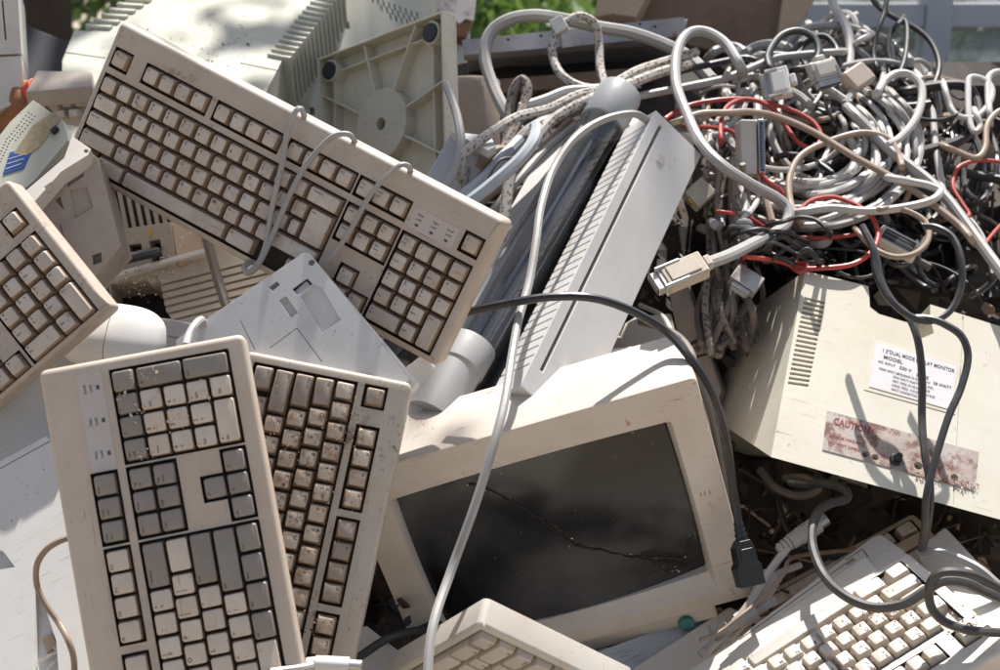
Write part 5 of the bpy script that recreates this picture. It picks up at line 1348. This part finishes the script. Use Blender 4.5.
# filler of the tangle
KINDS = [('cable_grey', 'pale grey cord lost in the big tangle of cables', 'pale grey cords in the tangle', 62), ('cable_white', 'off-white cord lost in the big tangle of cables', 'off-white cords in the tangle', 46),
         ('cable_tan', 'tan cord lost in the big tangle of cables', 'tan cords in the tangle', 24), ('cable_dark', 'charcoal cord lost in the big tangle of cables', 'charcoal cords in the tangle', 40), ('cable_black', 'black cord lost in the big tangle of cables', 'black cords in the tangle', 52)]
rr = random.Random(77)
for m, lab_, grp, cnt in KINDS:
    for k in range(cnt):
        dark = m in ('cable_black', 'cable_dark')
        if dark and rr.random() < .55: cx, cy = rr.uniform(800, 990), rr.uniform(150, 310)
        elif dark and rr.random() < .4: cx, cy = rr.uniform(780, 960), rr.uniform(50, 150)
        elif not dark and k % 6 == 0: cx, cy = rr.uniform(800, 890), rr.uniform(40, 90)
        elif dark: cx, cy = rr.uniform(690, 800), rr.uniform(190, 330)
        else:
            while True:
                cx, cy = rr.uniform(650, 935), rr.uniform(70, 270)
                if cy > 70 + max(0, cx - 860) * .35 and cy < 240: break
        dz = rr.uniform(-.045, .09); nn_ = 8
        for attempt in range(60):
            R = rr.uniform(25, 75) * (1 - attempt / 90); e = rr.uniform(.3, 1.0); ph = rr.uniform(0, pi); a0 = rr.uniform(0, 2 * pi); span = rr.uniform(1.6, 5.0); dr = rr.uniform(-30, 30), rr.uniform(-16, 16)
            P = []; bad = 0
            for i in range(nn_):
                s = i / (nn_ - 1); a = a0 + span * s
                x, y = R * cos(a), R * e * sin(a)
                px, py = cx + x * cos(ph) - y * sin(ph) + dr[0] * s, cy + x * sin(ph) + y * cos(ph) + dr[1] * s
                lim = 262 + max(0, px - 735) * .17
                top_ = 44 if px < 800 else (12 if px < 900 else 58)
                if px < 700 or (px < 735 and py > 240) or py > lim or py < top_: bad += 1
                P.append((px, py, heap(px, py) + dz + .02 * sin(a * 1.7 + k) + .012 + (.13 if i in (0, nn_ - 1) else 0)))
            if not bad: break
            if attempt % 8 == 7: cx += (840 - cx) * .25; cy += (170 - cy) * .2
        cable(lab_, m, rr.choice((1.8, 2.4, 2.8, 3.2, 3.6, 4.2, 4.8)) * (.75 if dark else 1), P, group=grp, n=7, sub=6)
rr = random.Random(15)
for k in range(9):
    cx, cy = rr.uniform(742, 800), rr.uniform(222, 258); P = []
    for i in range(7):
        a = pi * 1.05 * i / 6 + rr.uniform(-.1, .1); P.append((cx - rr.uniform(26, 44) * cos(a), cy - rr.uniform(4, 22) * sin(a) + 14, 1.568 - .025 * sin(a) + (.09 if i in (0, 6) else 0) + rr.uniform(-.01, .02)))
    cable('dark cord arching over the upper left corner of the overturned monitor', rr.choice(('cable_dark', 'cable_black', 'cable_black')), rr.uniform(1.8, 3.0), P, group='dark cords arching over the overturned monitor', n=7, sub=6)
rr = random.Random(5)
for k in range(20):
    x0 = rr.uniform(698, 752); P = [(x0 + rr.uniform(-9, 9) * i * .8, 165 + i * 46 + rr.uniform(-8, 8), 1.64 + rr.uniform(-.04, .06) - .015 * i) for i in range(5)]
    cable('brownish cord hanging in the dark hollow between the case and the overturned monitor', rr.choice(('cable_dust', 'cable_dust', 'braided_dark')), rr.uniform(2.4, 4.4), P, group='cords hanging in the dark hollow', n=7)

f = Frame(300, 320, 1.3345, (-.03, .22, .97), (127, -87))
crumbs(f.M, (-9, 9, -9, 9), [(0, 0, 2.2), (-2, 1.5, 1.5)], 90, 'dark specks of dirt on the pale blue-white cover', ('scrap_dark', 'crumb'), seed=31, size=.0009)
f = Frame(185, 45, 1.919, (-.02, .80, .60), (187, 30))
crumbs(f.M, (-9, 9, -9, 9), [(0, 1, 3), (3, 0, 2)], 130, 'dry leaf bits lying on the pale green monitor', ('scrap_dark', 'crumb'), seed=32, size=.0022)
f = Frame(160, 262, 1.562, (-.06, .34, .94), (100, -22))
crumbs(f.M, (-9, 9, -9, 9), [(0, 0, 1.2), (-1, .4, .8)], 260, 'straw and dirt gathered in the socket of the broken case', ('crumb_pale', 'crumb'), seed=33, size=.0016)
crumbs(K1M, (-.4, 22.9, -1.2, 6.8), [(6, 3, 3), (14, 4, 2), (20, 4, 1.6), (3, 5, 2), (9, 6.7, 3)], 420, 'fine dark grit lying between the keys of the long keyboard', ('scrap_dark', 'crumb'), seed=34, size=.0008)
crumbs(K4M, (15, 22.9, -1.2, 6.6), [(21.5, -.3, .5), (20, 3, 1.5), (22, 1.2, .4)], 260, 'rusty grit on the corner of the left keyboard', ('crumb', 'scrap_dark'), seed=35, size=.0009)

# ------------------------------------------------------------------ setting
# bare ground, one sheet out to the horizon
mb = MB(); n = 40; S = 90.0; rr = random.Random(1)
v = []; 
for j in range(n + 1):
    for i in range(n + 1):
        x, y = (i / n * 2 - 1), (j / n * 2 - 1)
        x = math.copysign(abs(x) ** 2.2, x) * S; y = math.copysign(abs(y) ** 2.2, y) * S
        v.append((x, y, rr.uniform(-.03, .03) if abs(x) + abs(y) < 40 else 0))
mb.add(v, [(j * (n + 1) + i, j * (n + 1) + i + 1, (j + 1) * (n + 1) + i + 1, (j + 1) * (n + 1) + i) for j in range(n) for i in range(n)])
g = mb.build('ground', 'dirt'); g['kind'] = 'structure'

# the buried core of the scrap heap: crushed dark scrap that everything leans on
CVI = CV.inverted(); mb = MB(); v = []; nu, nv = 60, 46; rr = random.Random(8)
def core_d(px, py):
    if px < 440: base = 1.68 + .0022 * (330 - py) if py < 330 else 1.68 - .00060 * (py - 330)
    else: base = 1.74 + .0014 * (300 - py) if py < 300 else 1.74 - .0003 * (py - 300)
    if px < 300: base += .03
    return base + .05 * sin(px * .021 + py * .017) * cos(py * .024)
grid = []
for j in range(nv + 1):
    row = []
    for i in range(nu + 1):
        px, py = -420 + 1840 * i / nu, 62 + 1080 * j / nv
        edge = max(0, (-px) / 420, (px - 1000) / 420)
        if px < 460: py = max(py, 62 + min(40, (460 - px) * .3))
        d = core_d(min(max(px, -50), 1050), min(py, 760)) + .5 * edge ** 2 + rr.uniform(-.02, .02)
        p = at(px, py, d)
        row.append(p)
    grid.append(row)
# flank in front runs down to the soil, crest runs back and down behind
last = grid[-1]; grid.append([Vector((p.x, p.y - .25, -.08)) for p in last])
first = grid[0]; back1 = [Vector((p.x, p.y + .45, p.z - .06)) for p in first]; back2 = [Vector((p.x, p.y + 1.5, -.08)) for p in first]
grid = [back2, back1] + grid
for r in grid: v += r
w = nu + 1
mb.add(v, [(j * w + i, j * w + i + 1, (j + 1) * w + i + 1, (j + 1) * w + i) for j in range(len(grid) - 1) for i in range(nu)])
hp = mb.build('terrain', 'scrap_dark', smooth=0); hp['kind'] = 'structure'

# broken bits of plastic, board and wire lying in the gaps: nobody could count them
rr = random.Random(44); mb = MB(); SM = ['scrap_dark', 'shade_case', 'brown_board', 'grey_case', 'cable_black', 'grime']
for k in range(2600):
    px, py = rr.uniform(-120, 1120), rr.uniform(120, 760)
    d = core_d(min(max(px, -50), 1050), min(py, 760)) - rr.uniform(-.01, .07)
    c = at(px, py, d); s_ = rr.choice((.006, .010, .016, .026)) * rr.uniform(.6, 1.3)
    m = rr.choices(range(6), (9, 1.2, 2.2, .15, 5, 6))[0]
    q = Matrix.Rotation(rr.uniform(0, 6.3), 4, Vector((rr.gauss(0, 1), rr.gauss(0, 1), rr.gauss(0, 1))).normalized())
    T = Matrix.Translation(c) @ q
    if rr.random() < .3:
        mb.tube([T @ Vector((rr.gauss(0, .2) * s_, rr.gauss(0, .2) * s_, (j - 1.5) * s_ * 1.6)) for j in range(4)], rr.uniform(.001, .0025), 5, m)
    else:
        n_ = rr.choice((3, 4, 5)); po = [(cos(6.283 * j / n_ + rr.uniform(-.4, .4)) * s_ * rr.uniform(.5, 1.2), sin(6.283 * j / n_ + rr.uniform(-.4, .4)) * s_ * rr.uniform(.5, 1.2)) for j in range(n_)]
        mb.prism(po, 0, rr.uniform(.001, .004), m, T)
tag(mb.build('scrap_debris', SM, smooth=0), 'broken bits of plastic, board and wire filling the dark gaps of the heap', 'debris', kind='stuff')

# ---------------------------------------------- bushes, trees, glazed wall
def leaves(mb, c, rad, n, size, rr, squash=.8):
    """leaf clumps through a crown volume, with gaps"""
    clumps = []
    for k in range(max(6, n // 60)):
        while True:
            d = Vector((rr.uniform(-1, 1), rr.uniform(-1, 1), rr.uniform(-1, 1)))
            if .25 < d.length < 1: break
        clumps.append((Vector((c[0] + d.x * rad, c[1] + d.y * rad, c[2] + d.z * rad * squash)), rad * rr.uniform(.16, .36)))
    for k in range(n):
        cc, cr = rr.choice(clumps)
        p = cc + Vector((rr.gauss(0, .5), rr.gauss(0, .5), rr.gauss(0, .45))) * cr
        a = Vector((rr.gauss(0, 1), rr.gauss(0, 1), rr.gauss(0, .6))).normalized(); b = a.orthogonal().normalized()
        b = (Matrix.Rotation(rr.uniform(0, 6.28), 3, a) @ b); s = size * rr.uniform(.6, 1.4)
        if p.z < .05: p.z = .05 + rr.random() * .3
        q = a.cross(b)
        mb.add([p - b * s, p + q * s * .42, p + b * s, p - q * s * .42], [(0, 1, 2, 3)])


def plantthing(name, label, cat, x, y, h, rad, n, size, seed, mat='leaf', trunk_r=.05, group='bushes and trees behind the heap', lean=0):
    rr = random.Random(seed)
    t = thing(name, Matrix.Translation((x, y, 0)), label, cat, group)
    mb = MB(); P = [(0, 0, -.05), (lean * .2 + rr.uniform(-.05, .05), 0, h * .35), (lean * .6 + rr.uniform(-.08, .08), .05, h * .7), (lean, 0, h)]
    mb.tube(spline(P, 5), lambda s: trunk_r * (1 - .6 * s), 8)
    for k in range(5):
        a = rr.uniform(0, 6.28); z0 = h * rr.uniform(.35, .8); tip = (lean * .6 + cos(a) * rad * .8, sin(a) * rad * .8, z0 + rad * .5)
        mb.tube(spline([(lean * z0 / h, 0, z0), (lean * .6 + cos(a) * rad * .4, sin(a) * rad * .4, z0 + rad * .35), tip], 4), lambda s: trunk_r * .45 * (1 - .7 * s), 6)
    mb.build('trunk', 'bark', t)
    mb = MB(); leaves(mb, (lean, 0, h), rad, n, size, rr); mb.build('crown', mat, t, smooth=0)
    return t


plantthing('bush', 'bright green bush seen over the metal chassis', 'bush', .15, 5.6, 1.05, 1.0, 5200, .055, 1)
plantthing('bush', 'bright green bush behind the swivel base and rusty scrap', 'bush', -.75, 6.4, 1.1, .95, 4600, .055, 2)
plantthing('bush', 'leafy bush behind the glazed wall', 'bush', 2.3, 7.2, 1.05, 1.1, 4600, .06, 3, 'leaf_dark')
plantthing('bush', 'darker bush beside the tree trunk at the top left', 'bush', -2.2, 6.8, 1.15, 1.0, 4600, .05, 4, 'leaf_dark')
plantthing('bush', 'low bush seen between the carton and the chassis', 'bush', 1.15, 6.9, 1.1, .9, 3600, .055, 6)
t = plantthing('tree', 'tree with a dark thick trunk at the top left corner', 'tree', -1.62, 4.9, 4.4, 1.2, 2600, .06, 5, 'leaf_dark', .14, lean=.2)
rr = random.Random(12); mb = MB(); mb.tube(spline([(.0, 0, 2.4), (.5, -.4, 3.4), (1.2, -.9, 4.2), (2.0, -1.3, 4.5), (2.6, -1.5, 4.6)], 5), lambda s: .07 * (1 - .75 * s), 7)
mb.tube(spline([(1.2, -.9, 4.2), (1.4, -1.3, 4.5), (1.3, -1.7, 4.8)], 5), lambda s: .03 * (1 - .7 * s), 6); mb.build('limb', 'bark', t)
mb = MB(); leaves(mb, (1.55, -1.05, 4.6), 1.0, 1100, .055, rr, .5); mb.build('foliage', 'leaf_dark', t, smooth=0)
mb = MB()
for a, b, r in (((-1.35, 5.3, 0), (-1.05, 5.5, 2.6), .028), ((-1.25, 5.4, 0), (-1.45, 5.3, 2.4), .018)):
    pass
t = thing('sapling', Matrix.Translation((-1.28, 5.3, 0)), 'thin leaning sapling with bare reddish stems left of the pale green monitor', 'tree', 'bushes and trees behind the heap')
mb = MB(); mb.tube(spline([(0, 0, 0), (-.06, 0, .8), (.05, .05, 1.5), (.3, .1, 2.6)], 5), lambda s: .028 - .012 * s, 7); mb.build('stem', 'bark', t)
mb = MB(); mb.tube(spline([(.02, 0, 0), (.14, .02, .9), (.1, .0, 1.5), (-.2, .1, 2.5)], 5), lambda s: .018 - .008 * s, 7); mb.build('stem', 'bark', t)

# glazed wall at the right: posts, rails, panes, standing on the ground
gx, gy = .72, 3.35
t = thing('glazed_wall', Matrix.Translation((gx, gy, 0)), 'grey framed glazed wall behind the cables at the top right', 'glazed wall')
for x0, x1 in ((-.30, -.24), (.265, .325), (1.10, 1.16)):
    mb = MB(); mb.box(x0, x1, -.04, .04, -.05, 3.0); mb.build('post', 'pane_frame', t, bevel=.004)
for z0, z1 in ((.02, .12), (1.398, 1.452), (2.9, 3.0)):
    for x0, x1 in ((-.239, .264), (.326, 1.099)):
        mb = MB(); mb.box(x0, x1, -.03, .03, z0, z1); mb.build('rail', 'pane_frame', t, bevel=.003)
for x0, x1 in ((-.239, .264), (.326, 1.099)):
    for z0, z1 in ((.121, 1.397), (1.453, 2.899)):
        mb = MB(); mb.box(x0, x1, -.003, .003, z0, z1); mb.build('pane', 'window_glass', t)
mb = MB(); mb.box(-.6, .6, -.2, .2, 0, .85)
o = mb.build('low_wall', 'pane_frame', None, Matrix.Translation((1.75, 4.6, 0)) @ Matrix.Diagonal((1, 1, 1.42, 1)), bevel=.01); tag(o, 'pale low wall blurred behind the glass', 'wall')

# -------------------------------------------------------------- light, sky
S_cam = Vector((.13, .965, -.18)).normalized()           # towards the sun, camera axes
sdir = (CAM.to_3x3() @ S_cam).normalized()
el = math.asin(sdir.z); az = math.atan2(sdir.x, sdir.y)
W_ = bpy.data.worlds.new('World'); SC.world = W_; W_.use_nodes = True
nt = W_.node_tree; bg = nt.nodes['Background']
sky = nt.nodes.new('ShaderNodeTexSky'); sky.sky_type = 'NISHITA'; sky.sun_disc = False; sky.sun_elevation = el; sky.sun_rotation = az
sky.air_density = 1.0; sky.dust_density = 2.5; sky.ozone_density = .6
hsv = nt.nodes.new('ShaderNodeHueSaturation'); hsv.inputs['Saturation'].default_value = .75
nt.links.new(sky.outputs[0], hsv.inputs['Color']); nt.links.new(hsv.outputs[0], bg.inputs['Color']); bg.inputs['Strength'].default_value = .085
ld = bpy.data.lights.new('sun', 'SUN'); ld.energy = 5.0; ld.angle = radians(.55); ld.color = (1.0, .96, .915)
so = bpy.data.objects.new('sun', ld); COL.objects.link(so); so.matrix_world = Matrix.Translation((0, 4, 6)) @ sdir.to_track_quat('Z', 'Y').to_matrix().to_4x4()

cd = bpy.data.cameras.new('camera'); cam = bpy.data.objects.new('camera', cd); COL.objects.link(cam)
cam.matrix_world = CAM; cd.sensor_fit = 'HORIZONTAL'; cd.sensor_width = 36; cd.lens = 36 * FPX / 1000
cd.clip_start = .05; cd.clip_end = 400
cd.dof.use_dof = True; cd.dof.focus_distance = 1.36; cd.dof.aperture_fstop = 8.0
SC.camera = cam
vs = SC.view_settings; vs.view_transform = 'Standard'; vs.look = 'None'; vs.gamma = 1; vs.use_curve_mapping = False; vs.exposure = .82
SC.cycles.use_denoising = True
SC.cycles.max_bounces = 8; SC.cycles.diffuse_bounces = 5; SC.cycles.transparent_max_bounces = 16
